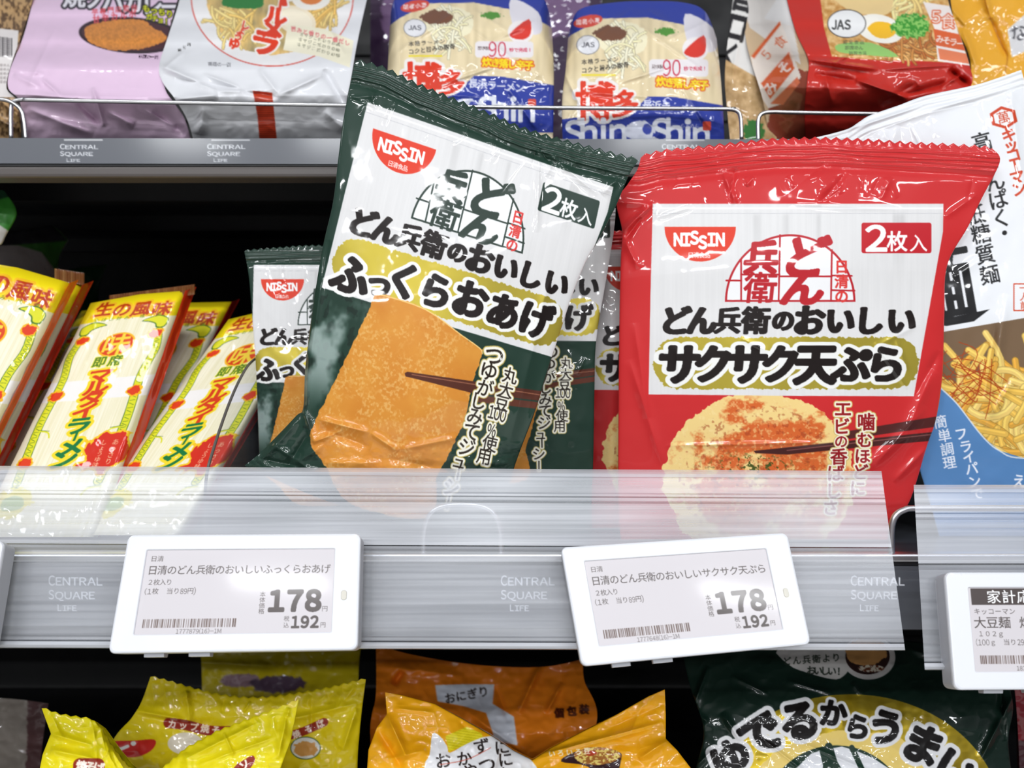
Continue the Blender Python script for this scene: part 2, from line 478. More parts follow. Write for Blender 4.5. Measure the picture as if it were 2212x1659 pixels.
# ================================================================== artwork of the two-block pouches (drawn in the frame of the red one)
INK = rgb(28, 20, 18)
GOLD = rgb(188, 170, 66)
def panel_art(A, film, line, tint, small=False):
    """white wooden-board panel with the half-moon emblem, the headline and the gold band"""
    A.part('label_panel')
    def board(X, Y):
        g = vnoise(X / 2.6, Y / 160, 5) * .5 + vnoise(X / 7, Y / 90, 8) * .5
        st = sstep(.80, .93, vnoise(X / 34, Y * 0, 3)) * sstep(620, 470, Y) * sstep(455, 470, Y)
        c = np.array(rgb(228, 227, 227))[None, None] - (g[..., None] - .5) * .03 - st[..., None] * .07
        return c
    A.poly([(1410, 440), (2038, 440), (2037, 500), (1974, 856), (1700, 855), (1401, 852), (1405, 640)], board)
    A.line([(1410, 461), (2036, 461)], 1.2, rgb(196, 196, 200), keep=True)
    A.line([(1411, 450), (2036, 450)], 3.5, rgb(250, 250, 252), keep=True)
    # half-disc brand mark
    A.part('brand_logo')
    w = A.sdf
    w(1430, 485, 1595, 570, lambda X, Y: np.minimum((1 - np.sqrt(((X - 1512.5) / 77) ** 2 + ((Y - 490) / 75) ** 2)) * 75, Y - 490), rgb(226, 62, 38))
    for i, (ch, cx, cy) in enumerate(zip('NISSIN', (1465, 1483, 1500, 1518, 1537, 1556), (517, 517, 513, 523, 517, 517))):
        A.glyph(ch, cx, cy, 36, (1, 1, 1), bold=.05, sx=.80)
    A.text('日清食品', 1492, 551, 1528, 551, 13.5, (1, .97, .97), bold=.012)
    # half-moon curtain emblem
    A.part('emblem')
    def arch(r):
        return lambda X, Y: np.minimum((1 - np.sqrt(((X - 1707) / (141 - r)) ** 2 + ((Y - 652) / (146 - r)) ** 2)) * (141 - r), 652 - r * .9 - Y)
    w(1560, 500, 1852, 660, arch(0), line)
    w(1560, 500, 1852, 660, arch(4.6), rgb(244, 244, 245))
    L = lambda *P: A.line(P, 3.8, line)
    L((1601, 560), (1601, 650)); L((1569, 606), (1601, 606)); L((1685, 508), (1682, 650)); L((1601, 593), (1684, 593))
    L((1797, 540), (1795, 650)); L((1684, 597), (1797, 597)); L((1797, 595), (1840, 596)); L((1797, 627), (1846, 628))
    A.glyph('兵', 1645, 556, 76, line, bold=.045, skew=.10)
    A.glyph('衛', 1643, 621, 70, line, bold=.022, sx=1.05, skew=.1)
    A.glyph('ど', 1740, 554, 98, line, bold=.045, skew=.2, sx=1.05)
    A.glyph('ん', 1735, 622, 80, line, bold=.05, skew=.2, sx=1.2)
    for ch, y in (('日', 576), ('清', 608), ('の', 640)):
        A.glyph(ch, 1818, y, 31, rgb(222, 62, 58), bold=.03)
    # count box
    A.part('count_box')
    A.rrect(1861, 481, 2012, 547, 5, tint)
    A.glyph('2', 1893, 514, 74, (1, 1, 1), bold=.025, sx=1.1)
    A.glyph('枚', 1938, 521, 46, (1, 1, 1), bold=.02)
    A.glyph('入', 1984, 525, 40, (1, 1, 1), bold=.01)
def head_line(A):
    A.part('headline')
    xs = (1459, 1516, 1572, 1633, 1692, 1748, 1815, 1878, 1947); sz = (66, 66, 60, 62, 50, 69, 65, 65, 65)
    for ch, x, z in zip('どん兵衛のおいしい', xs, sz):
        A.glyph(ch, x, 692, z, INK, bold=.040 if ch in '兵衛' else .056, sx=1.0, pen=(.75, 1.25), skew=.08)
def band(A, t, xs, sz, ys=None):
    A.part('gold_band')
    A.rrect(1412, 729, 1984, 840, 52, GOLD, rough=5, sc=7, seed=4, metal=.55)
    A.part('title')
    ys = ys or [786] * len(t)
    for b, c in ((.165, (.96, .96, .95)), (.060, INK)):
        for ch, x, y, z in zip(t, xs, ys, sz):
            A.glyph(ch, x, y, z, c, bold=b, pen=(.9, 1.25), skew=.08, sx=1.0)

def art_red():
    A = Art(1280, 270, 2240, 1340, 1.1, base=rgb(206, 44, 46))
    A.part('food_picture')
    def crust(X, Y):
        a = fbm(X / 44, Y / 30, 4, 3); b = fbm(X / 7, Y / 6, 3, 9); r = np.hypot((X - 1640) / 205, (Y - 1030) / 182)
        mid = sstep(.38, .56, a * .9 + b * .25 - np.abs(r - .42) * .75 + .15)
        c = np.array(rgb(246, 214, 140))[None, None] * (1 - mid[..., None]) + np.array(rgb(218, 104, 46))[None, None] * mid[..., None]
        hi = sstep(.55, .75, b)[..., None]
        c = c * (1 - hi * .5) + np.array(rgb(250, 226, 160)) * hi * .5
        dk = sstep(.60, .74, fbm(X / 9 + 40, Y / 8, 3, 31))[..., None] * (r < .85)[..., None]
        c = c * (1 - .45 * dk) + np.array(rgb(150, 52, 24)) * .45 * dk
        gr = (sstep(.60, .68, fbm(X / 6, Y / 5, 3, 77)) * np.exp(-((X - 1625) / 75) ** 2 - ((Y - 1008) / 26) ** 2 * 1.2) * 1.6).clip(0, 1)[..., None]
        c = c * (1 - gr) + np.array(rgb(70, 84, 30)) * gr
        return c
    A.ell(1640, 1032, 207, 184, crust, rough=9, sc=16, seed=6)
    A.part('chopsticks_picture')
    A.poly([(1628, 974), (2045, 930), (2045, 949), (1700, 982), (1632, 979)], rgb(72, 32, 30))
    A.poly([(1815, 934), (2050, 895), (2050, 918), (1835, 948)], rgb(84, 36, 34))
    A.line([(1700, 973), (2045, 935)], 2, rgb(140, 84, 80))
    panel_art(A, None, rgb(188, 34, 44), rgb(196, 36, 46))
    head_line(A)
    band(A, 'サクサク天ぷら', (1468, 1540, 1613, 1686, 1762, 1840, 1914), (92, 86, 92, 86, 92, 84, 84))
    A.part('side_lettering')
    P1 = [('エ', 1821, 883, 40), ('ビ', 1818, 921, 38), ('の', 1817, 953, 30), ('香', 1812, 986, 38), ('ば', 1805, 1022, 38), ('し', 1800, 1060, 36), ('さ', 1794, 1096, 36)]
    P2 = [('噛', 1871, 911, 40), ('む', 1868, 950, 36), ('ほ', 1863, 985, 36), ('ど', 1858, 1019, 36), ('に', 1853, 1054, 36)]
    for c, b in ((rgb(214, 190, 110), .15), (rgb(252, 246, 224), .10), (rgb(150, 22, 30), .022)):
        for ch, x, y, z in P1 + P2: A.glyph(ch, x, y, z, c, bold=b)
    return A
G2R = homog([(794, 221), (1325, 404), (1192, 771), (695, 621)], [(1410, 440), (2038, 440), (1974, 856), (1401, 852)])
def art_green():
    A = Art(1180, 240, 2260, 1460, 1.1, base=rgb(33, 58, 47))
    g = lambda P: [tuple(float(q) for q in G2R(np.float64(x), np.float64(y))) for x, y in P]
    A.part('steam_picture')
    def steam(X, Y):
        a = fbm(X / 60, Y / 70, 4, 12); k = sstep(.42, .66, a) * sstep(1560, 1450, X) * sstep(850, 880, Y) * sstep(1130, 1000, Y)
        k = k[..., None] * .75
        l = sstep(.60, .66, fbm(X / 16, Y / 22, 3, 50))[..., None] * .5
        return np.array(rgb(33, 58, 47)) * (1 - k) * (1 - l * .5) + np.array(rgb(186, 202, 198)) * k
    A.rrect(1400, 853, 1560, 1150, 20, steam, keep=False)
    panel_art(A, None, rgb(44, 60, 52), rgb(44, 62, 54))
    head_line(A)
    Q = g([(759, 594), (820, 611), (873, 606), (942, 628), (1016, 647), (1088, 672), (1158, 690)])
    band(A, 'ふっくらおあげ', [q[0] for q in Q], (90, 66, 82, 80, 86, 82, 84), [q[1] for q in Q])
    A.part('food_picture')
    def tofu(X, Y):
        a = fbm(X / 70, Y / 60, 4, 21); b = fbm(X / 5, Y / 5, 3, 5); cden = fbm(X / 40, Y / 36, 3, 66)
        c = np.array(rgb(226, 158, 66)) * (1 - a[..., None]) + np.array(rgb(196, 120, 40)) * a[..., None] * 1.05
        s = (sstep(.44, .74, b) * sstep(.35, .62, cden))[..., None] * .42
        return c * (1 - s) + np.array(rgb(244, 212, 150)) * s
    P = g([(822, 636), (918, 668), (997, 724), (1036, 752), (1042, 764), (1020, 828), (1004, 905), (968, 985), (944, 1030), (925, 1120), (760, 1090), (705, 1010), (671, 955), (683, 905), (711, 848), (759, 749), (797, 669)])
    A.poly(P, tofu, smooth=4, rough=3, sc=9)
    A.line(P[:5], 2.5, rgb(246, 206, 128), smooth=4)
    A.part('chopsticks_picture')
    A.poly(g([(874, 806), (880, 803), (1190, 848), (1186, 868), (1020, 849), (876, 813)]), rgb(86, 44, 32))
    A.poly(g([(1020, 852), (1190, 872), (1186, 886), (1030, 869)]), rgb(96, 50, 36))
    A.line(g([(890, 809), (1185, 856)]), 2, rgb(156, 100, 76))
    A.part('side_lettering')
    P1 = [('つ', 1068, 768, 42), ('ゆ', 1056, 801, 38), ('が', 1048, 838, 34), ('し', 1033, 866, 34), ('み', 1026, 899, 34), ('て', 1019, 932, 36), ('ジ', 1008, 966, 36), ('ュ', 992, 997, 30), ('ー', 990, 1022, 30), ('シ', 975, 1052, 34), ('ー', 968, 1086, 30)]
    P2 = [('丸', 1102, 811, 31), ('大', 1093, 842, 31), ('豆', 1084, 871, 31), ('1', 1062, 889, 32), ('0', 1074, 893, 32), ('0', 1087, 897, 32), ('%', 1062, 930, 30), ('使', 1058, 958, 31), ('用', 1046, 986, 31)]
    for c, b in ((rgb(196, 176, 96), .17), (rgb(250, 247, 232), .125), (rgb(40, 30, 20), .012)):
        for ch, x, y, z in P1 + P2:
            (u, v), = g([(x, y)])
            A.glyph(ch, u, v, z * 1.22, c, bold=b, rot=(90 if ch == 'ー' else 0) - 1, sx=.68 if ch in '10%' else 1)
    return A
A_RED = art_red(); A_GREEN = art_green()

def rnd_wr(seed, amp, sx=60, sy=60, soft=1.0):
    def f(X, Y):
        n = fbm(X / sx, Y / sy, 3, seed) * 2 - 1
        return amp * (1 - np.abs(n) * 2)
    return f

# ------------------------------------------------------------------ the red pouch standing behind the rail
RT = [(1384, 341), (1430, 329), (1502, 322), (1600, 311), (1672, 304), (1775, 302), (1880, 306), (1965, 312), (2060, 316), (2143, 322)]
RL = [(1384, 341), (1377, 366), (1356, 398), (1332, 436), (1344, 500), (1341, 560), (1338, 700), (1336, 900), (1336, 1100), (1342, 1166)]
RR = [(2143, 322), (2160, 349), (2120, 430), (2091, 490), (2046, 574), (2040, 680), (2036, 808), (2022, 905), (2002, 965), (1968, 1075), (1940, 1120), (1915, 1166)]
RB = [(1342, 1166), (1915, 1166)]
def disp_red(X, Y, S, T):
    yt = np.interp(X, [p[0] for p in RT], [p[1] for p in RT])
    q = Y - yt
    seal = (q < 52)
    n = fbm(X / 90, Y / 9, 2, 4)
    h = seal * .00045 * np.sin(q * .62 + n * 5 + vnoise(X / 60, Y * 0, 9) * 2) * sstep(6, 16, q) * sstep(56, 40, q)
    h = h - .0016 * np.exp(-((q - 60) / 9) ** 2)
    L = fan(3, 1410, 380, 2120, 384, 20, 50, 6, .0010, (0, 1), .35)
    L += [(1560, 366, 1590, 440, 8, .0022), (1590, 362, 1575, 430, 5, -.0014), (1760, 372, 1800, 420, 26, .0022), (1830, 372, 1770, 440, 9, -.0016), (1690, 440, 1950, 452, 6, .0008),
          (1345, 500, 1410, 440, 7, .0028), (1335, 437, 1410, 442, 9, .0016), (1352, 515, 1385, 470, 5, -.002), (1380, 580, 1350, 520, 8, .0016),
          (2120, 440, 2040, 620, 12, .0016), (2040, 470, 2110, 420, 7, .0010), (1500, 445, 1420, 470, 5, .0006),
          (2015, 800, 1960, 930, 14, .0022), (2000, 880, 1880, 1015, 12, .0016), (1990, 925, 1780, 1060, 12, .0012), (2030, 760, 1975, 860, 9, -.0014), (2010, 960, 1930, 1040, 9, .0014),
          (1900, 745, 1985, 700, 7, .0007), (1890, 740, 1960, 840, 5, .0009), (1935, 735, 1960, 800, 5, .0008), (1370, 700, 1400, 900, 9, .0010), (1360, 780, 1430, 1000, 10, .0012),
          (1440, 963, 1800, 955, 5, .0008), (1460, 745, 1470, 840, 6, .0006), (1600, 730, 1660, 760, 6, .0005)]
    h = h + creases(X, Y, L)
    h = h + .0012 * (fbm(X / 150, Y / 160, 2, 2) - .5) * 2 * sstep(40, 90, q)
    h = h + .00006 * (fbm(X / 26, Y / 30, 2, 8) - .5) * 2
    return h
t_red = thing('noodle_pouch', 'large glossy red pouch with white panel and tempura picture, upright at the front', 'food packet', loc=(.13, .44, CZ - .088))
sheet(t_red, A_RED, RT, RB, RL, RR, [[.455, .452, .455], [.448, .4435, .448], [.449, .444, .449], [.446, .441, .446]], bulge=.010, back=.016, disp=disp_red,
      zig=[('top', 7, 23)], seals=[('top_seal', lambda S, T, X, Y: (Y < np.interp(X, [p[0] for p in RT], [p[1] for p in RT]) + 54) & (T < .12))])

# ------------------------------------------------------------------ the tilted green pouch
GT = [(768, 133), (830, 150), (900, 184), (985, 219), (1060, 250), (1120, 276), (1180, 296), (1260, 318), (1330, 336), (1380, 347)]
GL = [(768, 133), (763, 150), (743, 251), (731, 340), (719, 438), (698, 530), (678, 650), (660, 789), (655, 880), (640, 898), (598, 942), (560, 980), (528, 1006)]
GR = [(1380, 347), (1360, 376), (1328, 450), (1292, 520), (1264, 568), (1232, 650), (1192, 773), (1156, 888), (1110, 1013), (1090, 1110), (1096, 1182)]
GB = [(528, 1006), (700, 1080), (900, 1140), (1096, 1182)]
def disp_green(X, Y, S, T):
    # distance below the top edge, measured across the seal
    yt = np.interp(X, [p[0] for p in GT], [p[1] for p in GT]); q = (Y - yt) * .94
    n = fbm(X / 80, Y / 40, 2, 14)
    h = .0004 * np.sin(q * .7 + n * 6) * sstep(5, 12, q) * sstep(48, 34, q)
    h = h - .0018 * np.exp(-((q - 44) / 8) ** 2)
    L = fan(5, 800, 190, 1370, 384, 26, 60, 6, .0012, (-.3, 1), .5)
    L += fan(15, 1140, 300, 1170, 312, 9, 110, 5, .0014, (-.1, 1), .5)
    L += fan(25, 750, 230, 770, 170, 4, 60, 6, .0010, (1, .6), .6)
    L += [(1160, 310, 1290, 420, 6, .0014), (1165, 320, 1160, 500, 6, .0012), (1340, 380, 1300, 420, 9, .0018),
          (700, 560, 668, 800, 6, .0016), (712, 520, 690, 620, 5, -.0012), (668, 760, 664, 900, 6, .0015),
          (684, 905, 800, 935, 8, .0030), (800, 935, 860, 975, 7, .0026), (690, 925, 800, 965, 11, -.0030), (860, 972, 990, 945, 7, .0016), (840, 990, 940, 1010, 9, -.0018),
          (676, 955, 740, 930, 6, .0024), (700, 1000, 820, 1000, 9, .0018), (650, 900, 560, 1000, 9, .0028), (670, 930, 620, 1010, 9, -.0026), (640, 1000, 700, 960, 8, .0022),
          (590, 960, 690, 1030, 7, .0018), (560, 990, 660, 1010, 6, -.0016), (655, 880, 680, 960, 8, .0026),
          (1190, 780, 1120, 1000, 9, .0016), (1225, 690, 1180, 860, 6, .0012), (1190, 600, 1140, 760, 10, .0009), (1170, 680, 1100, 960, 12, .0010),
          (980, 1000, 1110, 1000, 9, .0014), (1090, 760, 1060, 860, 8, .0008)]
    h = h + creases(X, Y, L)
    h = h + .0012 * (fbm(X / 150, Y / 160, 2, 33) - .5) * 2 * sstep(30, 80, q)
    h = h + .00006 * (fbm(X / 26, Y / 30, 2, 28) - .5) * 2
    h = h + sstep(905, 1010, Y) * .0012 * (fbm(X / 34, Y / 26, 3, 91) - .5) * 2
    return h
t_grn = thing('noodle_pouch', 'large dark green pouch with fried tofu picture, tilted over at the front', 'food packet', loc=(-.06, .41, CZ - .088))
sheet(t_grn, A_GREEN, GT, GB, GL, GR, [[.432, .431, .432], [.422, .418, .426], [.419, .414, .424], [.424, .419, .427]], inv=G2R, bulge=.010, back=.012, disp=disp_green,
      zig=[('top', 8, 24)], seals=[('top_seal', lambda S, T, X, Y: (Y < np.interp(X, [p[0] for p in GT], [p[1] for p in GT]) + 46) & (T < .14)),
                                   ('bottom_fin', lambda S, T, X, Y: (X < 655 - (Y - 895) * .1) & (Y > 893))], minf=30)

# ------------------------------------------------------------------ pouches standing behind those two
def sim(x0, y0, u0, v0, k, kx=None):
    kx = kx or k
    return lambda X, Y: ((X - x0) / kx + u0, (Y - y0) / k + v0)
def small_disp(seed, x0, x1, yt, amp=1.):
    def f(X, Y, S, T):
        q = Y - yt
        h = .0003 * np.sin(q * .8 + X * .03) * sstep(2, 6, q) * sstep(30, 22, q) - .0012 * np.exp(-((q - 28) / 6) ** 2)
        h = h + creases(X, Y, fan(seed, x0, yt + 28, x1, yt + 28, 14, 60, 5, .0012, (0, 1), .5) + fan(seed + 1, x0, yt + 150, x1, yt + 350, 10, 120, 8, .0012, (0, 1), .9))
        return amp * (h + .0009 * (fbm(X / 60, Y / 70, 3, seed) - .5) * 2)
    return f
t = thing('noodle_pouch', 'green pouch with fried tofu picture standing left behind the tilted green pouch', 'food packet', loc=(-.12, .49, CZ - .088))
sheet(t, A_GREEN, [(528, 543), (600, 537), (700, 532), (930, 540)], [(556, 1140), (900, 1140)], [(528, 543), (538, 600), (546, 700), (553, 800), (560, 1000), (556, 1140)],
      [(930, 540), (915, 620), (900, 800), (900, 1140)], [[.497, .497], [.482, .482], [.481, .481]], inv=sim(564, 603, 1436, 490, .615, .605), step=1.3, bulge=.006, back=.010,
      disp=small_disp(44, 540, 920, 538), zig=[('top', 4, 14)], seals=[('top_seal', lambda S, T, X, Y: Y < 566)])
t = thing('noodle_pouch', 'green pouch mostly hidden between the tilted green pouch and the red one', 'food packet', loc=(.04, .462, CZ - .088))
sheet(t, A_GREEN, [(900, 450), (1330, 452)], [(930, 1153), (1272, 1153)], [(900, 450), (905, 560), (925, 800), (930, 1153)],
      [(1330, 452), (1326, 500), (1310, 600), (1288, 735), (1284, 850), (1281, 1010), (1272, 1153)], [[.470, .468], [.462, .462], [.462, .462]], inv=sim(1318, 514, 2012, 547, .72), step=1.3, bulge=.004, back=.006,
      disp=small_disp(54, 910, 1320, 450), zig=[('top', 4, 14)], seals=[('top_seal', lambda S, T, X, Y: Y < 478)])
t = thing('noodle_pouch', 'red pouch mostly hidden behind the large red pouch', 'food packet', loc=(.08, .478, CZ - .088))
sheet(t, A_RED, [(1275, 500), (1720, 505)], [(1278, 1141), (1680, 1141)], [(1275, 500), (1277, 560), (1276, 700), (1278, 1141)],
      [(1720, 505), (1700, 700), (1690, 900), (1680, 1141)], [[.486, .486], [.480, .480], [.480, .480]], inv=sim(1305, 576, 1436, 490, .735), step=1.3, bulge=.004, back=.006,
      disp=small_disp(64, 1285, 1700, 500), zig=[('top', 4, 14)], seals=[('top_seal', lambda S, T, X, Y: Y < 530)])

# ================================================================== shelving
def wz(py, d): return CZ + (CY - py) * d / F
ZU, ZD, ZL = wz(302, .502), CZ - .088, CZ - .345       # deck tops of the upper, middle and lower shelf
BACK = .90
M_WALL = mat('black_back_panel', rgb(16, 16, 18), rough=.6, wear=30)
t = MB().box(-.95, .95, BACK, BACK + .02, .75, 2.0)
for k in range(16):
    z = .80 + k * .075
    t.box(-.95, .95, BACK - .004, BACK + .001, z, z + .012)
struct(t.out('wall_back', M_WALL))
struct(MB().box(-4, 4, -4, 1.5, -.05, 0).out('floor', mat('pale_floor', rgb(200, 198, 194), rough=.3, wear=2)))
struct(MB().box(-.95, .95, .34, BACK + .02, .0, .16).out('trim_1', M_BLACK))

def lettering_art(x0, x1, y0, y1, base, spots, k=1.1):
    A = Art(x0, y0, x1, y1, k, base=base)
    for (x, y, w, h, c) in spots:
        A.part('lettering', new=True)
        A.word('C', x, y, x + w * .115, y + h * .27, c, bold=.012); A.word('ENTRAL', x + w * .135, y + h * .05, x + w, y + h * .27, c, bold=.012)
        A.word('S', x, y + h * .41, x + w * .10, y + h * .66, c, bold=.012); A.word('QUARE', x + w * .12, y + h * .46, x + w * .86, y + h * .66, c, bold=.012)
        A.word('L', x + w * .17, y + h * .82, x + w * .24, y + h * 1.0, c, bold=.012); A.word('IFE', x + w * .26, y + h * .85, x + w * .52, y + h * 1.0, c, bold=.012)
    return A
# upper shelf
t = thing('store_shelf', 'upper black steel shelf with a grey edge strip carrying white lettering', 'shelf', loc=(0, .7, ZU - .02))
dk = MB().box(-.95, .95, .506, BACK - .004, ZU - .0025, ZU - .0005)
for y in (.60, .715, .83): dk.box(-.95, .95, y, y + .012, ZU - .016, ZU - .0025)
dk.out('deck', M_BLACK, t)
A = lettering_art(-560, 2800, 296, 362, rgb(104, 107, 114), [(x, 311, 82, 38, (.93, .94, .96)) for x in (-180, 130, 448, 770, 1100, 1430, 1760, 2080)])
for x in (-170, 138, 456, 778, 1108, 1438, 1768): A.rrect(x, 301, x + 84, 304, 1, rgb(196, 198, 202), keep=True)
sheet(t, A, [(-560, 297), (2800, 303)], [(-560, 352), (2800, 358)], [(-560, 297), (-560, 352)], [(2800, 303), (2800, 358)], [[.500], [.500]], m=M_MATT, main='edge_strip', step=1.6, smooth=False)
MB().box(-.95, .95, .5008, .5062, wz(358, .5), ZU).out('edge_profile', M_BLACK, t)
bevel(MB().box(-.95, .95, .4995, .516, wz(383, .5), wz(359, .5)).out('lower_lip', mat('brown_grey_lip', rgb(88, 82, 80), rough=.4), t), .002)
# middle shelf
t = thing('store_shelf', 'middle black steel shelf carrying the two front pouches and the clear price rails', 'shelf', loc=(0, .65, ZD - .01))
dk = MB().box(-.95, .95, .412, BACK - .004, ZD - .003, ZD - .0005)
for y in (.52, .64, .76): dk.box(-.95, .95, y, y + .012, ZD - .018, ZD - .003)
dk.out('deck', mat('dark_shelf_deck', rgb(58, 60, 66), rough=.35), t)
A = lettering_art(-500, 2700, 1215, 1362, rgb(84, 86, 92), [(x, 1243, 116, 76, (.95, .96, .98)) for x in (-380, 105, 1082, 1838, 2330)])
sheet(t, A, [(-500, 1214), (2700, 1226)], [(-500, 1350), (2700, 1362)], [(-500, 1214), (-500, 1350)], [(2700, 1226), (2700, 1362)], [[.407], [.407]], m=M_MATT, main='edge_strip', step=1.6, smooth=False)
MB().box(-.95, .95, .4076, .4125, wz(1362, .407), ZD).out('edge_profile', M_BLACK, t)
bevel(MB().box(-.95, .95, .404, .4115, ZD - .0035, ZD + .0006).out('bright_rim', M_CHROME, t), .001)
# lower shelf
t = thing('store_shelf', 'lower black steel shelf carrying the yellow, orange and dark green bags', 'shelf', loc=(0, .65, ZL - .01))
MB().box(-.95, .95, .34, BACK - .004, ZL - .003, ZL - .0005).out('deck', M_BLACK, t)
MB().box(-.95, .95, .335, .3395, ZL - .04, ZL).out('edge_strip', M_GREY, t)

# ------------------------------------------------------------------ clear price rails
def clear_plastic(name, haze, streak, rough=.22, tint=(.90, .92, .97)):
    m = bpy.data.materials.new(name); m.use_nodes = True; nt = m.node_tree; b = nt.nodes['Principled BSDF']
    o = nt.nodes['Material Output']
    b.inputs['Base Color'].default_value = (*tint, 1); b.inputs['Roughness'].default_value = rough
    b.inputs['Coat Weight'].default_value = .6; b.inputs['Coat Roughness'].default_value = .24
    tr = nt.nodes.new('ShaderNodeBsdfTransparent'); tr.inputs[0].default_value = (.93, .94, .96, 1)
    mx = nt.nodes.new('ShaderNodeMixShader')
    tcn = nt.nodes.new('ShaderNodeTexCoord'); mp = nt.nodes.new('ShaderNodeMapping'); mp.inputs['Scale'].default_value = (5, 1, 420)
    n1 = nt.nodes.new('ShaderNodeTexNoise'); n1.inputs['Scale'].default_value = 1; n1.inputs['Detail'].default_value = 3
    mp2 = nt.nodes.new('ShaderNodeMapping'); mp2.inputs['Scale'].default_value = (9, 9, 20)
    n2 = nt.nodes.new('ShaderNodeTexNoise'); n2.inputs['Scale'].default_value = 1; n2.inputs['Detail'].default_value = 2
    nt.links.new(tcn.outputs['Object'], mp.inputs[0]); nt.links.new(mp.outputs[0], n1.inputs['Vector'])
    nt.links.new(tcn.outputs['Object'], mp2.inputs[0]); nt.links.new(mp2.outputs[0], n2.inputs['Vector'])
    ml = nt.nodes.new('ShaderNodeMath'); ml.operation = 'MULTIPLY'
    nt.links.new(n1.outputs['Fac'], ml.inputs[0]); nt.links.new(n2.outputs['Fac'], ml.inputs[1])
    r = nt.nodes.new('ShaderNodeMapRange'); r.inputs['From Min'].default_value = .12; r.inputs['From Max'].default_value = .42
    r.inputs['To Min'].default_value = haze; r.inputs['To Max'].default_value = haze + streak
    nt.links.new(ml.outputs[0], r.inputs['Value']); nt.links.new(r.outputs[0], mx.inputs[0])
    bp = nt.nodes.new('ShaderNodeBump'); bp.inputs['Strength'].default_value = .22; bp.inputs['Distance'].default_value = .0006
    nt.links.new(n1.outputs['Fac'], bp.inputs['Height']); nt.links.new(bp.outputs[0], b.inputs['Normal'])
    nt.links.new(tr.outputs[0], mx.inputs[1]); nt.links.new(b.outputs[0], mx.inputs[2]); nt.links.new(mx.outputs[0], o.inputs[0])
    return m
M_CLEAR = clear_plastic('clear_rail_plastic', .22, .24)
M_LOW = clear_plastic('clear_label_channel', .14, .16)
M_LIP = clear_plastic('clear_rail_lip', .35, .30)
M_DIV = clear_plastic('clear_divider_plastic', .05, .05, rough=.1)

def strip(name, prof, xl, xr, m, parent, th=.0012, n=2):
    """extruded strip: prof = [(py, d)], ends xl(py) and xr(py) in photo px; yl/yr skews follow the rail"""
    fr = []; bk = []
    for (py, d) in prof:
        fr.append((py, d)); bk.append((py, d + th))
    ring = lambda xf, dy: [W(xf(py), py + dy(py), d) for py, d in fr] + [W(xf(py), py + dy(py), d) for py, d in bk[::-1]]
    mb = MB().loft([ring(xl[0], xl[1]), ring(xr[0], xr[1])])
    return mb.out(name, m, parent)
def rail(label, l, r, d0, d1, y0, y1, sk):
    t = thing('price_rail', label, 'price rail', loc=tuple(W((l(1200) + r(1200)) / 2, y1, d1)))
    Y = lambda f: y0 + (y1 - y0) * f
    D = lambda f: d0 + (d1 - d0) * f
    L = (l, lambda py: -sk * (1 - (py - y0) / (y1 - y0) * .5)); R = (r, lambda py: 0)
    def pr(fs): return [(Y(f), D(f) + o) for f, o in fs]
    strip('upper_panel', pr([(.03, 0), (.12, 0), (.128, -.0009), (.14, -.0009), (.148, 0), (.165, 0), (.17, -.0006), (.18, 0), (.40, .0012), (.42, .0012)]), L, R, M_CLEAR, t)
    strip('top_lip', pr([(-.012, .0052), (0, .0015), (.012, -.0012), (.03, -.0006)]), L, R, M_LIP, t, th=.002)
    strip('lower_panel', pr([(.425, -.0004), (.44, -.0012), (.455, -.0004), (.93, 0), (.94, -.001), (.955, -.001), (.962, 0)]), L, R, M_LOW, t)
    strip('bottom_lip', pr([(.965, -.0006), (.985, -.002), (1.0, -.0008), (1.004, .008)]), L, R, M_LIP, t, th=.0012)
    return t
rail('long clear plastic price rail under the green and red pouches', lambda py: -330, lambda py: 1905 + (py - 1025) * .132, .402, .374, 1022, 1404, 13)
rail('short clear plastic price rail at the right edge under the white noodle bag', lambda py: 1974 + (py - 1052) * .06, lambda py: 2650, .394, .366, 1052, 1446, 0)

# ------------------------------------------------------------------ wire front guards
def wire(name, label, pts, r=.0014, sm=6, extra=()):
    P = crom([W(*p) for p in pts], sm, False)
    mb = MB().tube(P, r)
    for e in extra: mb.tube(crom([W(*p) for p in e], sm, False), r)
    o = mb.out(name, M_CHROME, None, smooth=True)
    return tag(o, label, 'wire guard')
zb = 1181
wire('wire_guard', 'wire hoop seen through the clear rail between the two price labels', [(915, 1200, .4105), (916, 1150, .4105), (928, 1112, .4105), (955, 1094, .4105), (1000, 1090, .4105), (1045, 1095, .4105), (1070, 1115, .4105), (1081, 1150, .4105), (1082, 1200, .4105)])
wire('wire_guard', 'bent chrome wire guard in the gap between the two clear rails', [(1926, 1206, .4105), (1925, 1150, .4105), (1932, 1118, .4105), (1952, 1102, .4105), (1990, 1098, .4105), (2200, 1098, .4105), (2500, 1098, .4105)], r=.0017)
yb = 301
wire('wire_guard', 'long chrome wire guard in front of the pink and blue noodle packs', [(24, yb, .508), (24, 236, .508), (30, 220, .508), (50, 215, .508), (80, 216, .508), (400, 222, .508), (1000, 231, .508), (1540, 235.4, .508), (1572, 236, .508), (1592, 240, .508), (1600, 256, .508), (1602, yb, .508)], r=.0013)
wire('wire_guard', 'chrome wire guard at the upper left corner', [(-400, yb, .506), (-400, 225, .506), (-380, 212, .506), (-60, 212, .506), (-20, 213, .506), (18, 218, .506), (44, 236, .506), (52, 262, .506), (56, yb, .506)], r=.0013)
wire('wire_guard', 'chrome wire guard in front of the red upper package', [(1638, yb + 4, .508), (1638, 262, .508), (1646, 246, .508), (1668, 242, .508), (1710, 243, .508), (1900, 246, .508), (2500, 252, .508)], r=.0013)

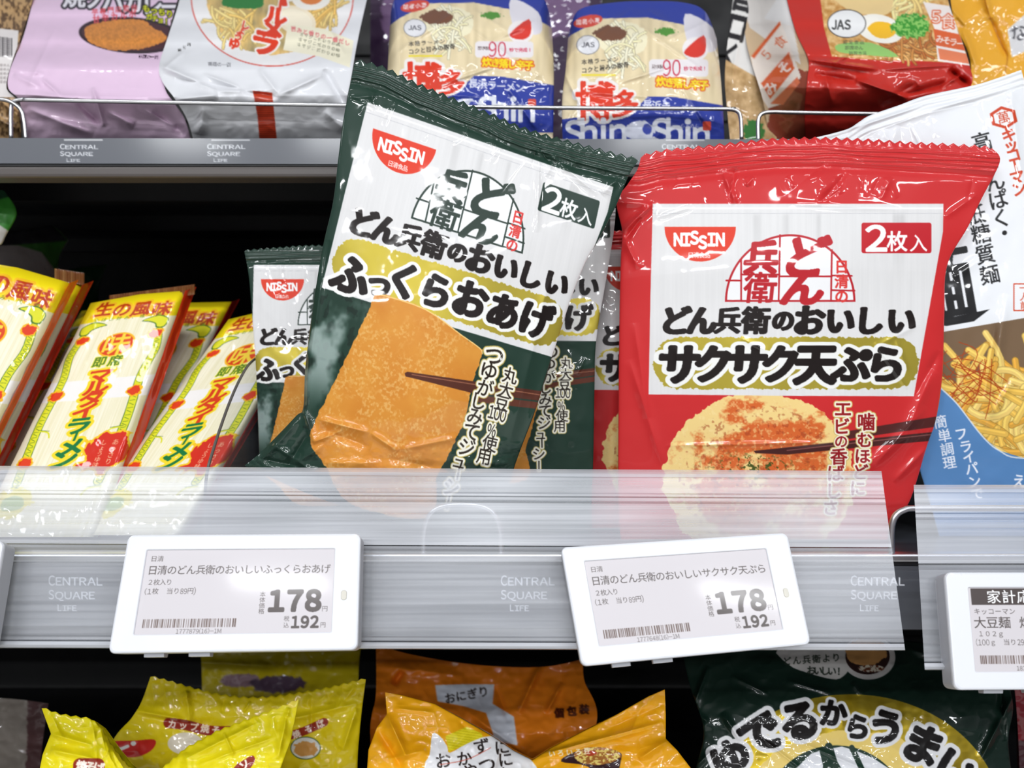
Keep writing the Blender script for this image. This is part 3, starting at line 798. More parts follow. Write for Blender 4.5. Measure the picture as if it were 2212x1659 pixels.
# ------------------------------------------------------------------ electronic price labels
DK = rgb(72, 62, 60)
def barcode(A, x0, x1, y0, y1, seed, col):
    r = np.random.RandomState(seed); x = x0
    while x < x1 - 3:
        w = r.choice([1.1, 1.1, 2.1, 3.0]); A.rrect(x, y0, min(x + w, x1), y1, 0, col); x += w + r.choice([1.3, 1.3, 2.4, 3.4])
def screen(kind):
    A = Art(-4, -4, 404, 184, 2.2, base=rgb(206, 201, 205))
    A.part('screen_text')
    if kind < 2:
        name = ('日清のどん兵衛のおいしいふっくらおあげ', '日清のどん兵衛のおいしいサクサク天ぷら')[kind]
        A.text('日清', 17, 19, 31, 19, 14, DK)
        A.text(name, 18, 44, 382, 44, 21.5, DK, bold=.004)
        A.text('２枚入り', 17, 70, 56, 70, 14, DK)
        A.word('(1', 8, 84, 22, 95, DK, bold=-.005); A.text('枚', 30, 89, 30, 89, 14, DK); A.text('当り', 60, 89, 74, 89, 14, DK)
        A.word('89', 82, 84, 96, 95, DK); A.text('円', 103, 89, 103, 89, 14, DK); A.word(')', 110, 83, 114, 96, DK)
        A.text('本体価格', 254, 98, 254, 134, 12.5, DK)
        A.word('178', 270, 90, 374, 131, DK, bold=.055, gap=.17)
        A.text('円', 384, 130, 384, 130, 13, DK)
        A.text('税込', 307, 150, 307, 164, 12, DK)
        A.word('192', 318, 145, 372, 168, DK, bold=.045, gap=.16)
        A.text('円', 382, 164, 382, 164, 12, DK)
        A.part('barcode')
        barcode(A, 14, 206, 148, 166, 3 + kind, rgb(96, 74, 66))
        A.part('screen_text')
        A.word(('1777879(16)-1M', '1777648(16)-1M')[kind], 84, 169, 176, 178, DK, bold=-.004)
    else:
        A.part('title_box')
        A.rrect(6, 2, 396, 38, 0, rgb(60, 48, 46))
        A.text('家計応援', 54, 20, 150, 20, 31, (.96, .96, .97), bold=.008)
        A.part('screen_text')
        A.text('キッコーマン', 16, 52, 90, 52, 14.5, DK)
        A.text('大豆麺', 20, 76, 72, 76, 27, DK, bold=.006)
        A.text('焼きそば用', 116, 76, 220, 76, 27, DK, bold=.006)
        A.text('１０２ｇ', 20, 100, 62, 100, 14, DK)
        A.word('(100', 8, 112, 36, 124, DK, bold=-.005); A.text('ｇ', 44, 118, 44, 118, 13, DK); A.text('当り', 72, 118, 86, 118, 14, DK); A.word('290', 95, 112, 116, 124, DK)
        A.text('円', 124, 118, 124, 118, 14, DK)
        A.part('barcode'); barcode(A, 14, 206, 146, 164, 9, rgb(96, 74, 66))
        A.part('screen_text'); A.word('1838241(16)-1M', 88, 168, 176, 177, DK, bold=-.004)
    return A
def price_label(label, q, ds, kind, su=(.092, .892), sv=(.135, .852)):
    """q: traced corners TL, TR, BR, BL; ds: their depths"""
    C4 = [W(p[0], p[1], d) for p, d in zip(q, ds)]
    n = np.cross(C4[1] - C4[0], C4[3] - C4[0]); n /= np.linalg.norm(n)
    if n[1] > 0: n = -n
    wd = np.linalg.norm(C4[1] - C4[0]); ht = np.linalg.norm(C4[3] - C4[0])
    def fr(u, v, w): return (C4[0] * (1 - u) * (1 - v) + C4[1] * u * (1 - v) + C4[2] * u * v + C4[3] * (1 - u) * v) + n * w
    def ring(u0, u1, v0, v1, rad, w, k=6):
        out = []
        for cu, cv, a0 in ((u1 - rad / wd, v0 + rad / ht, -90), (u1 - rad / wd, v1 - rad / ht, 0), (u0 + rad / wd, v1 - rad / ht, 90), (u0 + rad / wd, v0 + rad / ht, 180)):
            for i in range(k):
                a = math.radians(a0 + 90 * i / (k - 1)); out.append(fr(cu + math.cos(a) * rad / wd, cv + math.sin(a) * rad / ht, w))
        return out
    def rg(i, w, rad=.003): return ring(i / wd, 1 - i / wd, i / ht, 1 - i / ht, rad, w)
    base = fr(.5, 1, -.004)
    t = thing('price_label', label, 'price label', 'electronic price labels on the clear rails', loc=tuple(base))
    MB().loft([rg(.0015, -.0115), rg(.0002, -.0105), rg(0, -.0022), rg(.0001, -.0020)]).out('housing', M_LGREY, t, smooth=False)
    # white bezel: outer bevel, front face, aperture wall
    s0 = lambda w, g: ring(su[0] - g / wd, su[1] + g / wd, sv[0] - g / ht, sv[1] + g / ht, .0006, w)
    MB().loft([rg(.0001, -.0022), rg(0, -.0010), rg(.0003, -.0003), rg(.001, 0), s0(0, .0003), s0(-.0003, 0), s0(-.0008, 0)], cap=False).out('bezel', M_WHITE, t)
    A = screen(kind)
    nu, nv = 480, 218
    u = np.linspace(0, 1, nu); v = np.linspace(0, 1, nv); U, V = np.meshgrid(u, v)
    uu = (su[0] + (su[1] - su[0]) * U)[..., None]; vv = (sv[0] + (sv[1] - sv[0]) * V)[..., None]
    G = fr(uu, vv, -.0007)
    col = A.sample(U * 400, V * 180).reshape(-1, 4)
    idx = np.arange(nu * nv).reshape(nv, nu)
    Q = np.stack([idx[:-1, :-1], idx[1:, :-1], idx[1:, 1:], idx[:-1, 1:]], -1)
    lab = A.labels((U[:-1, :-1] + U[1:, 1:]) * 200, (V[:-1, :-1] + V[1:, 1:]) * 90)
    names = list(A.names); names[0] = 'screen'; par = t; scr = None
    for k, nm in enumerate(names):
        sel = Q[lab == k].reshape(-1, 4)
        used, ix = np.unique(sel.ravel(), return_inverse=True)
        P = G.reshape(-1, 3)[used]
        o = mesh(nm, P if k == 0 else P, ix.reshape(-1, 4), M_SCREEN, t, colors=col[used])
        if k == 0: scr = o
        else: o.parent = scr
    # light sensor window
    ue = (su[1] + 1) / 2 - .008
    MB().loft([ring(ue - .012, ue + .012, .50, .585, .0012, .0001), ring(ue - .010, ue + .010, .505, .58, .001, .00035)]).out('sensor_window', mat('sensor_window', rgb(206, 202, 190), rough=.3), t, smooth=False)
    for a, b in ((.135, .215), (.315, .40)):
        MB().loft([[fr(a, .995, -.008), fr(b, .995, -.008), fr(b, .995, -.003), fr(a, .995, -.003)], [fr(a, 1.03, -.0075), fr(b, 1.03, -.0075), fr(b, 1.03, -.0035), fr(a, 1.03, -.0035)]]).out('mounting_tab', M_LGREY, t)
    return t
M_SCREEN = mat('electronic_paper', rough=.4, coat=.14, attr=True, coat_rough=.08)
price_label('white electronic price label for the fried tofu pouch, below the green pouch', [(276, 1155), (779, 1152), (772, 1404), (232, 1412)], (.377, .377, .357, .357), 0)
price_label('white electronic price label for the tempura pouch, skewed below the red pouch', [(1211, 1182), (1701, 1150), (1753, 1392), (1256, 1440)], (.377, .377, .357, .357), 1)
price_label('price label cut by the right edge with a dark title box', [(2042, 1236), (2548, 1236), (2586, 1488), (2063, 1491)], (.371, .371, .354, .354), 2)
price_label('price label at the left edge, only its grey side showing', [(-492, 1172), (8, 1168), (-34, 1412), (-560, 1416)], (.377, .377, .357, .357), 0)

# ================================================================== stick noodle packs at the left of the middle shelf
def pyb(d): return CY + .088 * F / d
QC = [(196, 655), (400, 628), (212, 1160), (-52, 1160)]
C2N = homog(QC, [(0, 0), (220, 0), (220, 560), (0, 560)])
def art_stick():
    A = Art(-10, -20, 235, 580, 1.8, base=rgb(248, 240, 208))
    g = lambda P: [tuple(float(q) for q in C2N(np.float64(x), np.float64(y))) for x, y in P]
    A.part('noodles')
    def strands(X, Y):
        n = vnoise(X / 1.6, Y / 90, 3) * .6 + vnoise(X / 4, Y / 140, 5) * .4
        return np.array(rgb(250, 243, 214)) - np.stack([.10 + 0 * n, .11 + 0 * n, .20 + 0 * n], -1) * (n[..., None] - .35)
    A.rrect(-10, 40, 240, 590, 0, strands)
    A.part('paper_band')
    A.rrect(-10, 232, 240, 282, 0, rgb(250, 246, 242))
    A.part('cap')
    A.poly([(-20, -30), (245, -30), (245, 78), (150, 66), (60, 62), (-20, 70)], rgb(250, 226, 22))
    for ch, (x, y) in zip('生の風味', g([(226, 668), (264, 668), (306, 666), (350, 666)])):
        A.glyph(ch, x, y, 50, rgb(252, 196, 40), bold=.10); A.glyph(ch, x, y, 46, rgb(190, 60, 14), bold=.03)
    A.text('水はお好み、味一流。', 36, 60, 196, 66, 12, rgb(110, 140, 20), bold=.01)
    A.part('dragon_border')
    YG = rgb(226, 224, 40); GR = rgb(70, 120, 30)
    def body(P, w, sd):
        A.line(P, w + 3, GR, smooth=6); A.line(P, w, YG, smooth=6)
        c = crom(P, 12, False)
        for i, (x, y) in enumerate(c[::1]): A.line([(x - w * .35, y + (i % 2) * 3), (x + w * .3, y + 5 - (i % 2) * 3)], 1.1, GR)
    def beast(x, m):
        body([(x, 112), (x + 8 * m, 165), (x - 2 * m, 230), (x + 2 * m, 330), (x - 2 * m, 400), (x - 8 * m, 460)], 15, 1)
        A.poly([(x + 6 * m, 74), (x - 12 * m, 66), (x - 34 * m, 72), (x - 46 * m, 80), (x - 30 * m, 84), (x - 14 * m, 92), (x - 8 * m, 104), (x + 10 * m, 104), (x + 14 * m, 84)], GR, smooth=3)
        A.poly([(x + 5 * m, 76), (x - 12 * m, 69), (x - 34 * m, 74), (x - 42 * m, 79), (x - 28 * m, 82), (x - 12 * m, 90), (x - 6 * m, 101), (x + 8 * m, 101), (x + 12 * m, 84)], YG, smooth=3)
        for yy in (120, 268, 420):
            A.ell(x - 4 * m, yy, 17, 14, rgb(250, 190, 20), rough=4, sc=6, seed=yy); A.ell(x - 4 * m, yy, 13, 11, rgb(226, 60, 20), rough=4, sc=6, seed=yy)
        for yy in (350, 470): A.line([(x, yy), (x - 22 * m, yy + 4), (x - 30 * m, yy + 16)], 3, YG, smooth=4); A.line([(x, yy - 2), (x - 24 * m, yy + 1)], 1.2, GR)
    beast(192, 1); beast(22, -1)
    A.part('seal_mark')
    (ex, ey), = g([(251, 744)])
    A.ell(ex, ey, 40, 34, rgb(252, 190, 24)); A.ell(ex, ey, 36, 30, rgb(224, 70, 24)); A.glyph('味', ex, ey, 62, rgb(250, 214, 60), bold=.02)
    A.part('title_lettering')
    (jx, jy), = g([(232, 780)])
    A.text('即席', jx - 17, jy, jx + 17, jy, 30, rgb(90, 130, 24), bold=.03, out=[(rgb(250, 240, 90), .07)])
    pos = g([(217, 811), (208, 836), (197, 861), (183, 889), (170, 919), (163, 943), (153, 966), (137, 992), ])
    cols = [rgb(222, 60, 20)] * 4 + [rgb(14, 120, 60)] * 4
    for wd, use in ((.16, False), (.04, True)):
        for ch, (x, y), c in zip('マルタイラーメン', pos, cols):
            A.glyph(ch, x, y, 42 if ch != 'ー' else 30, c if use else rgb(250, 222, 40), bold=wd, rot=90 if ch == 'ー' else -4, sx=.75 if ch == 'ー' else 1.3)
    A.part('flame_mark')
    (x, y), = g([(228, 976)])
    A.ell(x, y, 50, 42, rgb(250, 200, 30), rough=16, sc=18, seed=5); A.ell(x, y, 44, 36, rgb(216, 44, 22), rough=16, sc=18, seed=5)
    A.text('あっさり', x + 12, y - 20, x + 12, y + 20, 13, rgb(250, 200, 160)); A.text('しょうゆ味', x - 10, y - 20, x - 10, y + 26, 12, rgb(250, 200, 160))
    A.part('leaf_mark')
    A.ell(40, 500, 36, 28, rgb(244, 228, 40), rough=10, sc=12, seed=8); A.ell(40, 500, 22, 15, rgb(150, 180, 40), rough=3)
    return A
A_STICK = art_stick()
A_SIDE = Art(-800, 300, 900, 1500, .15, base=rgb(206, 44, 18))
def stick_pack(label, q, ds, side, seed, tail=0):
    """q traced corners TL TR BR BL, ds depths of the top and bottom"""
    TL, TR, BR, BL = q
    d = ds
    base = W((BL[0] + BR[0]) / 2, BR[1], d[1])
    t = thing('stick_noodle_pack', label, 'noodle pack', 'yellow stick noodle packs leaning on the middle shelf', loc=tuple(base))
    inv = homog(q, [(0, 0), (220, 0), (220, 560), (0, 560)])
    mid = ((TL[0] + TR[0]) / 2 + 5, (TL[1] + TR[1]) / 2 - 6)
    def disp(X, Y, S, T):
        r = np.minimum(S, 1 - S)
        e = -.006 * (1 - np.clip(r / .09, 0, 1)) ** 2 - .010 * (1 - np.clip(T / .05, 0, 1)) ** 2
        L = fan(seed, TL[0], TL[1] + 14, TR[0], TR[1] + 14, 12, 60, 5, .0010, (-.3, 1), .5)
        return e + creases(X, Y, L) + .0008 * (fbm(X / 40, Y / 70, 3, seed) - .5) * 2
    sheet(t, A_STICK, [TL, mid, TR], [BL, BR], [TL, BL], [TR, BR], [[d[0], d[0]], [d[1], d[1]]], inv=inv, step=1.25, back=.010, disp=disp, smooth=False, main='film', back_col=rgb(206, 44, 18))
    # coloured side wall, turned away from the front
    w, cc = side
    A = Art(-900, 300, 1000, 1500, .15, base=cc)
    e = .012
    sheet(t, A, [TR, (TR[0] + w, TR[1] - w * .35)], [BR, (BR[0] + w * 1.1, BR[1] - 14)], [TR, BR], [(TR[0] + w, TR[1] - w * .35), (BR[0] + w * 1.1, BR[1] - 14)],
          [[d[0] + .0055, d[0] + .005 + e], [d[1] + .0055, d[1] + .005 + e]], step=3, main='side_panel', smooth=False,
          disp=lambda X, Y, S, T: .001 * (fbm(X / 14, Y / 40, 3, seed) - .5) * 2)
    if tail:
        A = Art(-900, 300, 1000, 1500, .6, base=rgb(118, 70, 34))
        A.sdf(-900, 300, 1000, 1500, lambda X, Y: vnoise(X / 6, Y / 60, 2) - .6, rgb(150, 106, 62), soft=.3)
        a, b, h = tail
        sheet(t, A, [(a[0], a[1] - h), (b[0], b[1] - h)], [a, b], [(a[0], a[1] - h), a], [(b[0], b[1] - h), b], [[d[0] + .012], [d[0] + .008]], step=1.5, main='top_seal', smooth=False,
              disp=lambda X, Y, S, T: .0006 * np.sin(X * 1.1))
    return t
stick_pack('yellow topped stick noodle pack cut off by the left edge, nearest of its row', [(-82, 558), (150, 611), (-128, 1172), (-430, 1172)], (.515, .437), (20, rgb(226, 96, 30)), 3)
stick_pack('stick noodle pack showing as a sliver right behind the leftmost one', [(-60, 580), (178, 615), (-84, 1156), (-380, 1156)], (.545, .458), (24, rgb(200, 40, 18)), 4, tail=((118, 606), (182, 616), 26))
stick_pack('yellow topped stick noodle pack fully in view, second cap from the left', QC, (.535, .450), (24, rgb(206, 52, 18)), 5, tail=((236, 660), (421, 636), 22))
stick_pack('stick noodle pack peeking out behind the fully visible one', [(302, 668), (500, 652), (250, 1140), (10, 1140)], (.590, .482), (18, rgb(170, 30, 18)), 6)
stick_pack('stick noodle pack behind the left side of the fully visible one', [(176, 672), (330, 660), (140, 1132), (-110, 1132)], (.600, .495), (10, rgb(170, 30, 18)), 8)
stick_pack('stick noodle pack leaning furthest right, beside the clear divider', [(494, 690), (690, 652), (396, 1156), (158, 1156)], (.548, .452), (20, rgb(190, 30, 24)), 7)

# clear divider plate between the stick packs and the pouches
Xp = -.1605
cv = crom([(.4125, -.0835), (.4125, -.052), (.424, -.034), (.450, -.008), (.476, .010), (.500, .018)], 8, False)
prof = [(float(a), float(b)) for a, b in cv] + [(.502, -.0835)]
t = thing('shelf_divider', 'clear plastic divider with a curved dark front edge right of the stick packs', 'divider', loc=(Xp, .45, ZD))
MB().loft([[(Xp - .0006, a, CZ + b) for a, b in prof], [(Xp + .0006, a, CZ + b) for a, b in prof]]).out('plate', M_DIV, t)
MB().tube([(Xp, float(a), CZ + float(b)) for a, b in cv], .0008).out('edge_bead', mat('smoked_edge', rgb(96, 92, 88), rough=.25), t, smooth=True)

# green and white packs in the dark at the far left
def plain(A): return A
A = Art(-320, 380, 260, 1180, .8, base=rgb(206, 204, 200))
A.part('green_corner'); A.poly([(-320, 380), (60, 380), (60, 470), (20, 500), (-10, 480), (-320, 520)], rgb(60, 140, 52)); A.poly([(-320, 380), (40, 400), (20, 425), (-20, 436), (-320, 470)], rgb(28, 60, 40))
t = thing('noodle_bag', 'green and white bag cut by the left edge above the stick packs', 'food packet', loc=tuple(W(-140, pyb(.535), .535)))
sheet(t, A, [(-300, 400), (8, 411)], [(-300, pyb(.535)), (-20, pyb(.535))], [(-300, 400), (-300, pyb(.535))], [(8, 411), (36, 460), (8, 520), (-12, 600), (-20, pyb(.535))], [[.548, .548], [.535, .535]], step=2.2, bulge=.012, back=.01,
      disp=lambda X, Y, S, T: .001 * (fbm(X / 30, Y / 30, 3, 6) - .5) * 2, m=M_MATT)
A = Art(-320, 380, 260, 1180, .8, base=rgb(196, 186, 184))
A.part('green_corner'); A.poly([(60, 460), (170, 480), (150, 535), (120, 585), (90, 545), (40, 530), (-60, 528), (-60, 480)], rgb(66, 132, 44)); A.poly([(-200, 480), (60, 470), (112, 486), (148, 520), (60, 527), (-200, 545)], rgb(46, 44, 50))
t = thing('noodle_bag', 'grey white bag with a green corner in the dark behind the stick packs', 'food packet', loc=tuple(W(0, pyb(.645), .645)))
sheet(t, A, [(-160, 520), (0, 506), (70, 494), (112, 488), (147, 518)], [(-160, pyb(.645)), (130, pyb(.645))], [(-160, 520), (-160, pyb(.645))], [(147, 518), (126, 570), (135, 700), (130, pyb(.645))], [[.660, .660], [.645, .645]], step=2.2, bulge=.012, back=.01,
      disp=lambda X, Y, S, T: .0012 * (fbm(X / 30, Y / 30, 3, 16) - .5) * 2, m=M_MATT)
A = Art(100, 500, 300, 1180, .6, base=rgb(40, 84, 44))
t = thing('noodle_bag', 'dark green bag corner deep in the shelf above the stick packs', 'food packet', loc=tuple(W(190, pyb(.76), .76)))
sheet(t, A, [(120, 590), (170, 578), (232, 571)], [(120, pyb(.76)), (240, pyb(.76))], [(120, 590), (120, pyb(.76))], [(232, 571), (212, 640), (230, 760), (240, pyb(.76))], [[.78, .78], [.76, .76]], step=3, bulge=.01, back=.01,
      disp=lambda X, Y, S, T: .0012 * (fbm(X / 30, Y / 30, 3, 26) - .5) * 2, m=M_MATT)

# ------------------------------------------------------------------ white noodle bag at the right
def noodle_mass(A, cx, cy, rx, ry, n, cols, w, seed, ang=0, ln=1.0, cv=.5):
    r = np.random.RandomState(seed)
    for i in range(n):
        a = r.rand() * 6.28; q = r.rand() ** .5
        x, y = cx + math.cos(a) * q * rx, cy + math.sin(a) * q * ry
        th = math.radians(ang) + r.randn() * .7; L = w * (4 + 4 * r.rand()) * ln; k = r.randn() * cv
        P = [(x + math.cos(th + k * t) * L * t, y + math.sin(th + k * t) * L * t) for t in (-1, -.5, 0, .5, 1)]
        c = np.array(cols[r.randint(len(cols))])
        A.line(P, w + 2.0, c * .72, smooth=3); A.line(P, w, c, smooth=3); A.line([(x_ - w * .15, y_ - w * .2) for x_, y_ in P], w * .3, np.minimum(c * 1.12, 1), smooth=3)
A = Art(1700, 120, 2560, 1200, 1.0, base=rgb(238, 240, 244))
A.part('noodle_picture')
A.poly([(1900, 738), (2043, 716), (2212, 687), (2560, 630), (2560, 1200), (1900, 1200)], rgb(122, 98, 74))
A.ell(2230, 930, 220, 130, rgb(206, 150, 62), rough=14, sc=30)
noodle_mass(A, 2220, 910, 190, 110, 130, [rgb(232, 186, 84), rgb(240, 204, 116), rgb(222, 166, 66), rgb(236, 196, 98)], 13, 5, ang=30, ln=1.3, cv=.9)
r_ = np.random.RandomState(9)
for i in range(26):
    x, y = 2095 + r_.randn() * 26, 815 + r_.randn() * 22; a = r_.rand() * 6.3; L = 40 + 30 * r_.rand()
    A.line([(x - math.cos(a) * L, y - math.sin(a) * L), (x + r_.randn() * 20, y + r_.randn() * 20), (x + math.cos(a + .5) * L, y + math.sin(a + .5) * L)], 1.6, rgb(176, 66, 22), smooth=5)
A.part('blue_field')
A.poly([(1880, 700), (1990, 790), (2028, 834), (2067, 872), (2120, 940), (2158, 973), (2212, 990), (2400, 985), (2560, 960), (2560, 1200), (1880, 1200)], rgb(88, 136, 190))
A.line([(1990, 790), (2028, 834), (2067, 872), (2120, 940), (2158, 973), (2212, 990), (2400, 985)], 3, rgb(214, 222, 232), smooth=6)
A.part('side_lettering')
for ch, x, y in zip('簡単調理', (2031, 2040, 2046, 2051), (911, 941, 970, 999)): A.glyph(ch, x, y, 30, (.95, .96, 1), rot=-10, bold=.01)
for ch, x, y in zip('フライパンで', (2076, 2086, 2093, 2099, 2105, 2111), (937, 964, 987, 1012, 1040, 1066)): A.glyph(ch, x, y, 29, (.95, .96, 1), rot=-10, bold=.02)
A.text('えび', 2202, 1039, 2240, 1030, 32, (.95, .96, 1), bold=.02)
A.part('black_lettering')
K = rgb(30, 30, 32)
A.glyph('豆', 1968, 470, 165, K, bold=.02, rot=-12); A.glyph('麺', 2020, 616, 174, K, bold=.016, rot=-10, pen=(.8, 1.5)); A.poly([(1990, 676), (2062, 684), (2138, 668), (2104, 694), (2046, 704), (1990, 700)], K)
for ch, x, y in zip('高たんぱく・', (2121, 2134, 2149, 2156, 2163, 2170), (306, 350, 392, 431, 471, 503)): A.glyph(ch, x, y, 44, K, bold=.012, rot=-15, pen=(.8, 1.2))
for ch, x, y in zip('低糖質麺', (2108, 2119, 2128, 2138), (463, 505, 549, 593)): A.glyph(ch, x, y, 44, K, bold=.012, rot=-12)
A.part('maker_mark')
RD = rgb(206, 66, 30)
hx = [(2168 + 32 * math.cos(math.radians(a + 20)), 254 + 25 * math.sin(math.radians(a + 20))) for a in range(0, 360, 60)]
A.poly(hx, RD); A.poly([(2168 + (x - 2168) * .74, 254 + (y - 254) * .74) for x, y in hx], (.95, .95, .96)); A.glyph('萬', 2168, 254, 30, RD, rot=-15)
A.part('maker_name')
for ch, x, y in zip('キッコーマン', (2179, 2184, 2189, 2193, 2197, 2201), (291, 314, 335, 358, 382, 408)): A.glyph(ch, x, y, 33, RD, bold=.03, rot=75 if ch == 'ー' else -15)
A.part('serving_mark'); A.rrect(2189, 612, 2236, 672, 1, RD); A.rrect(2191.5, 614.5, 2233.5, 669.5, 1, (.95, .95, .96)); A.text('一人前', 2211, 622, 2213, 660, 19, RD, bold=.01)
KT = [(1754, 299), (1800, 288), (1835, 277), (1858, 262), (1880, 249), (1940, 228), (1999, 207), (2105, 184), (2160, 167), (2206, 151)]
pk = pyb(.452)
t = thing('noodle_bag', 'tall white noodle bag with blue base and noodle picture, right of the red pouch', 'food packet', loc=tuple(W(2200, pk, .452)))
def disp(X, Y, S, T):
    q = (Y - np.interp(X, [p[0] for p in KT], [p[1] for p in KT])) * .95
    L = fan(71, 1850, 300, 2200, 190, 16, 120, 8, .0013, (.2, 1), .5) + [(1832, 280, 1990, 230, 6, .0022), (1850, 292, 2180, 186, 7, .0016), (2175, 640, 2130, 930, 12, .0022), (2150, 700, 2125, 860, 7, -.0014),
        (2190, 820, 2140, 900, 8, .0016), (2060, 600, 2120, 560, 10, .0010), (2180, 180, 2211, 420, 9, .0016)]
    return creases(X, Y, L) + .0003 * np.sin(q * .5) * (q < 36) + .0012 * (fbm(X / 90, Y / 110, 3, 61) - .5) * 2
sheet(t, A, KT, [(2030, pk), (2486, pk)], [(1754, 299), (1860, 640), (1985, 1010), (2030, pk)], [(2206, 151), (2252, 300), (2395, 700), (2486, pk)],
      [[.474, .474], [.462, .460], [.458, .456]], step=1.3, bulge=.006, back=.010, disp=disp, seals=[('top_seal', lambda S, T, X, Y: T < .045)])

# ================================================================== packages on the upper shelf
def pyu(d): return CY - (ZU - CZ) * F / d
def fl(x): return float(x)
def pkt(name, label, cat, A, T, B, L, R, D, step=1.9, seed=1, cre=(), amp=.0012, back=.012, m=None, group=None, at=None, **k):
    d = D[-1][0]
    t = thing(name, label, cat, group, loc=at if at is not None else tuple(W((B[0][0] + B[-1][0]) / 2, B[0][1], d)))
    def disp(X, Y, S, T_):
        return creases(X, Y, list(cre)) + amp * (fbm(X / 55, Y / 50, 3, seed) - .5) * 2 + amp * .25 * (1 - 2 * np.abs(fbm(X / 30, Y / 26, 2, seed + 9) * 2 - 1))
    sheet(t, A, T, B, L, R, D, step=step, back=back, disp=disp, m=m, **k)
    return t
YB = pyu(.524)
# pink pack
A = Art(-30, -160, 480, 330, 1.0, base=rgb(232, 202, 228))
A.part('food_picture')
A.ell(282, 76, 112, 39, rgb(44, 26, 36), ang=4); A.ell(282, 76, 106, 33, rgb(74, 40, 48), ang=4)
def crumbs(X, Y):
    n = fbm(X / 4, Y / 4, 3, 4)[..., None]; q = fbm(X / 30, Y / 20, 2, 14)[..., None]
    return np.array(rgb(232, 150, 70)) * (1 - n * .25) + np.array(rgb(30, 14, 0)) * q * .4
A.poly([(182, 68), (200, 52), (260, 42), (310, 44), (330, 60), (360, 76), (350, 92), (300, 106), (240, 108), (196, 92)], crumbs, smooth=4, rough=3, sc=6)
A.part('lettering')
for c, b in ((rgb(40, 36, 46), .12), (rgb(236, 232, 240), .03)): A.text('焼ソバカレー', 160, -8, 370, 14, 50, c, bold=b)
A.text('芋専門店監修', 205, 26, 290, 16, 15, rgb(216, 80, 92), bold=.02); A.text('甘辛カルボ', 208, 42, 286, 30, 17, rgb(216, 80, 92), bold=.03)
A.part('yellow_lettering')
for c, b in ((rgb(40, 40, 20), .14), (rgb(222, 226, 40), .03)):
    A.text('もっちり', 316, 18, 366, 30, 17, c, bold=b); A.text('ガチョ！！', 322, 36, 372, 50, 15, c, bold=b)
A.part('small_print'); A.text('調理の一例', 304, 122, 338, 123, 9, rgb(120, 90, 120))
crp = [(60, 205, 370, 228, 9, .006), (30, 160, 90, 190, 8, .003), (160, 215, 220, 270, 7, -.005), (200, 190, 225, 272, 5, .005), (60, 235, 200, 290, 10, .004), (230, 240, 290, 270, 8, .005), (330, 240, 400, 290, 10, -.005), (300, 230, 380, 275, 6, .004), (90, 170, 130, 205, 5, .003), (20, 150, 100, 160, 6, .002), (120, 60, 60, 190, 6, .0014)]
pkt('noodle_pack', 'pink pack with a black bowl of orange noodles, upper left', 'noodle pack', A,
    [(95, -90), (410, -90)], [(52, YB), (418, YB)], [(95, -90), (72, 0), (50, 80), (22, 150), (18, 190), (40, 214), (48, 250), (52, YB)],
    [(410, -90), (372, 40), (352, 130), (356, 190), (378, 225), (400, 260), (418, YB)],
    [[.665, .665], [.63, .63], [.595, .595], [.565, .562], [.535, .530], [.522, .520], [.536, .534], [.548, .546]], seed=3, cre=crp, bulge=.004, back=.006)
# white pack
A = Art(300, -160, 860, 330, 1.1, base=rgb(230, 231, 235))
A.part('food_picture')
A.ell(588, -6, 176, 150, rgb(216, 74, 60)); A.ell(588, -6, 173.5, 147.5, rgb(242, 240, 240))
def soup(X, Y):
    n = fbm(X / 6, Y / 16, 3, 4)[..., None]; q = fbm(X / 34, Y / 24, 2, 19)[..., None]
    return np.array(rgb(244, 206, 130)) * (1 - n * .2) + np.array(rgb(236, 150, 40)) * (q - .5) * .5
A.ell(588, -10, 142, 128, soup, rough=3); A.ell(588, -10, 120, 106, lambda X, Y: soup(X, Y) * .97)
noodle_mass(A, 510, 55, 50, 30, 26, [rgb(244, 214, 140), rgb(240, 200, 116)], 5, 3, ang=60)
noodle_mass(A, 690, 20, 40, 30, 20, [rgb(240, 206, 130), rgb(236, 190, 104)], 5, 4, ang=100)
A.ell(640, 44, 44, 30, rgb(246, 232, 204), ang=20); A.ell(640, 44, 36, 23, rgb(250, 240, 216), ang=20)
A.poly([(482, 0), (500, -20), (560, -14), (566, 14), (520, 20), (484, 12)], rgb(40, 128, 56), smooth=4, rough=3)
A.ell(672, -4, 42, 26, rgb(248, 244, 236)); A.ell(672, -6, 25, 16, rgb(228, 130, 60)); A.ell(672, -8, 12, 7, rgb(230, 100, 50))
A.part('title_lettering')
for c, b in ((rgb(250, 246, 240), .12), (rgb(226, 60, 28), .055)):
    for ch, x, y, z in (('ャ', 615, -18, 60), ('ー', 606, 8, 34), ('ル', 596, 34, 44), ('メ', 588, 62, 46), ('ラ', 573, 92, 58)): A.glyph(ch, x, y, z, c, bold=b, skew=-.1, rot=100 if ch == 'ー' else 12, sx=1.15)
    for ch, x, y, z in (('し', 530, 54, 20), ('ょ', 522, 66, 18), ('う', 515, 79, 20), ('ゆ', 506, 94, 26)): A.glyph(ch, x, y, z, c, bold=b, rot=10)
A.part('info_card')
A.poly([(622, 52), (700, 62), (764, 88), (756, 146), (690, 122), (612, 108)], rgb(246, 240, 214))
A.text('旨みと香りの一番だし', 634, 62, 750, 92, 12, rgb(220, 90, 100), bold=.02)
for i in range(3): A.text('オヤジこだわりの味', 652 - i * 3, 74 + i * 11, 730, 96 + i * 12, 9, rgb(90, 90, 70))
A.part('lettering'); A.text('調理の一例', 454, 138, 494, 140, 9.5, rgb(90, 90, 96), bold=.01)
A.part('small_print'); A.text('盛付例', 388, 108, 408, 96, 8, rgb(120, 120, 120))
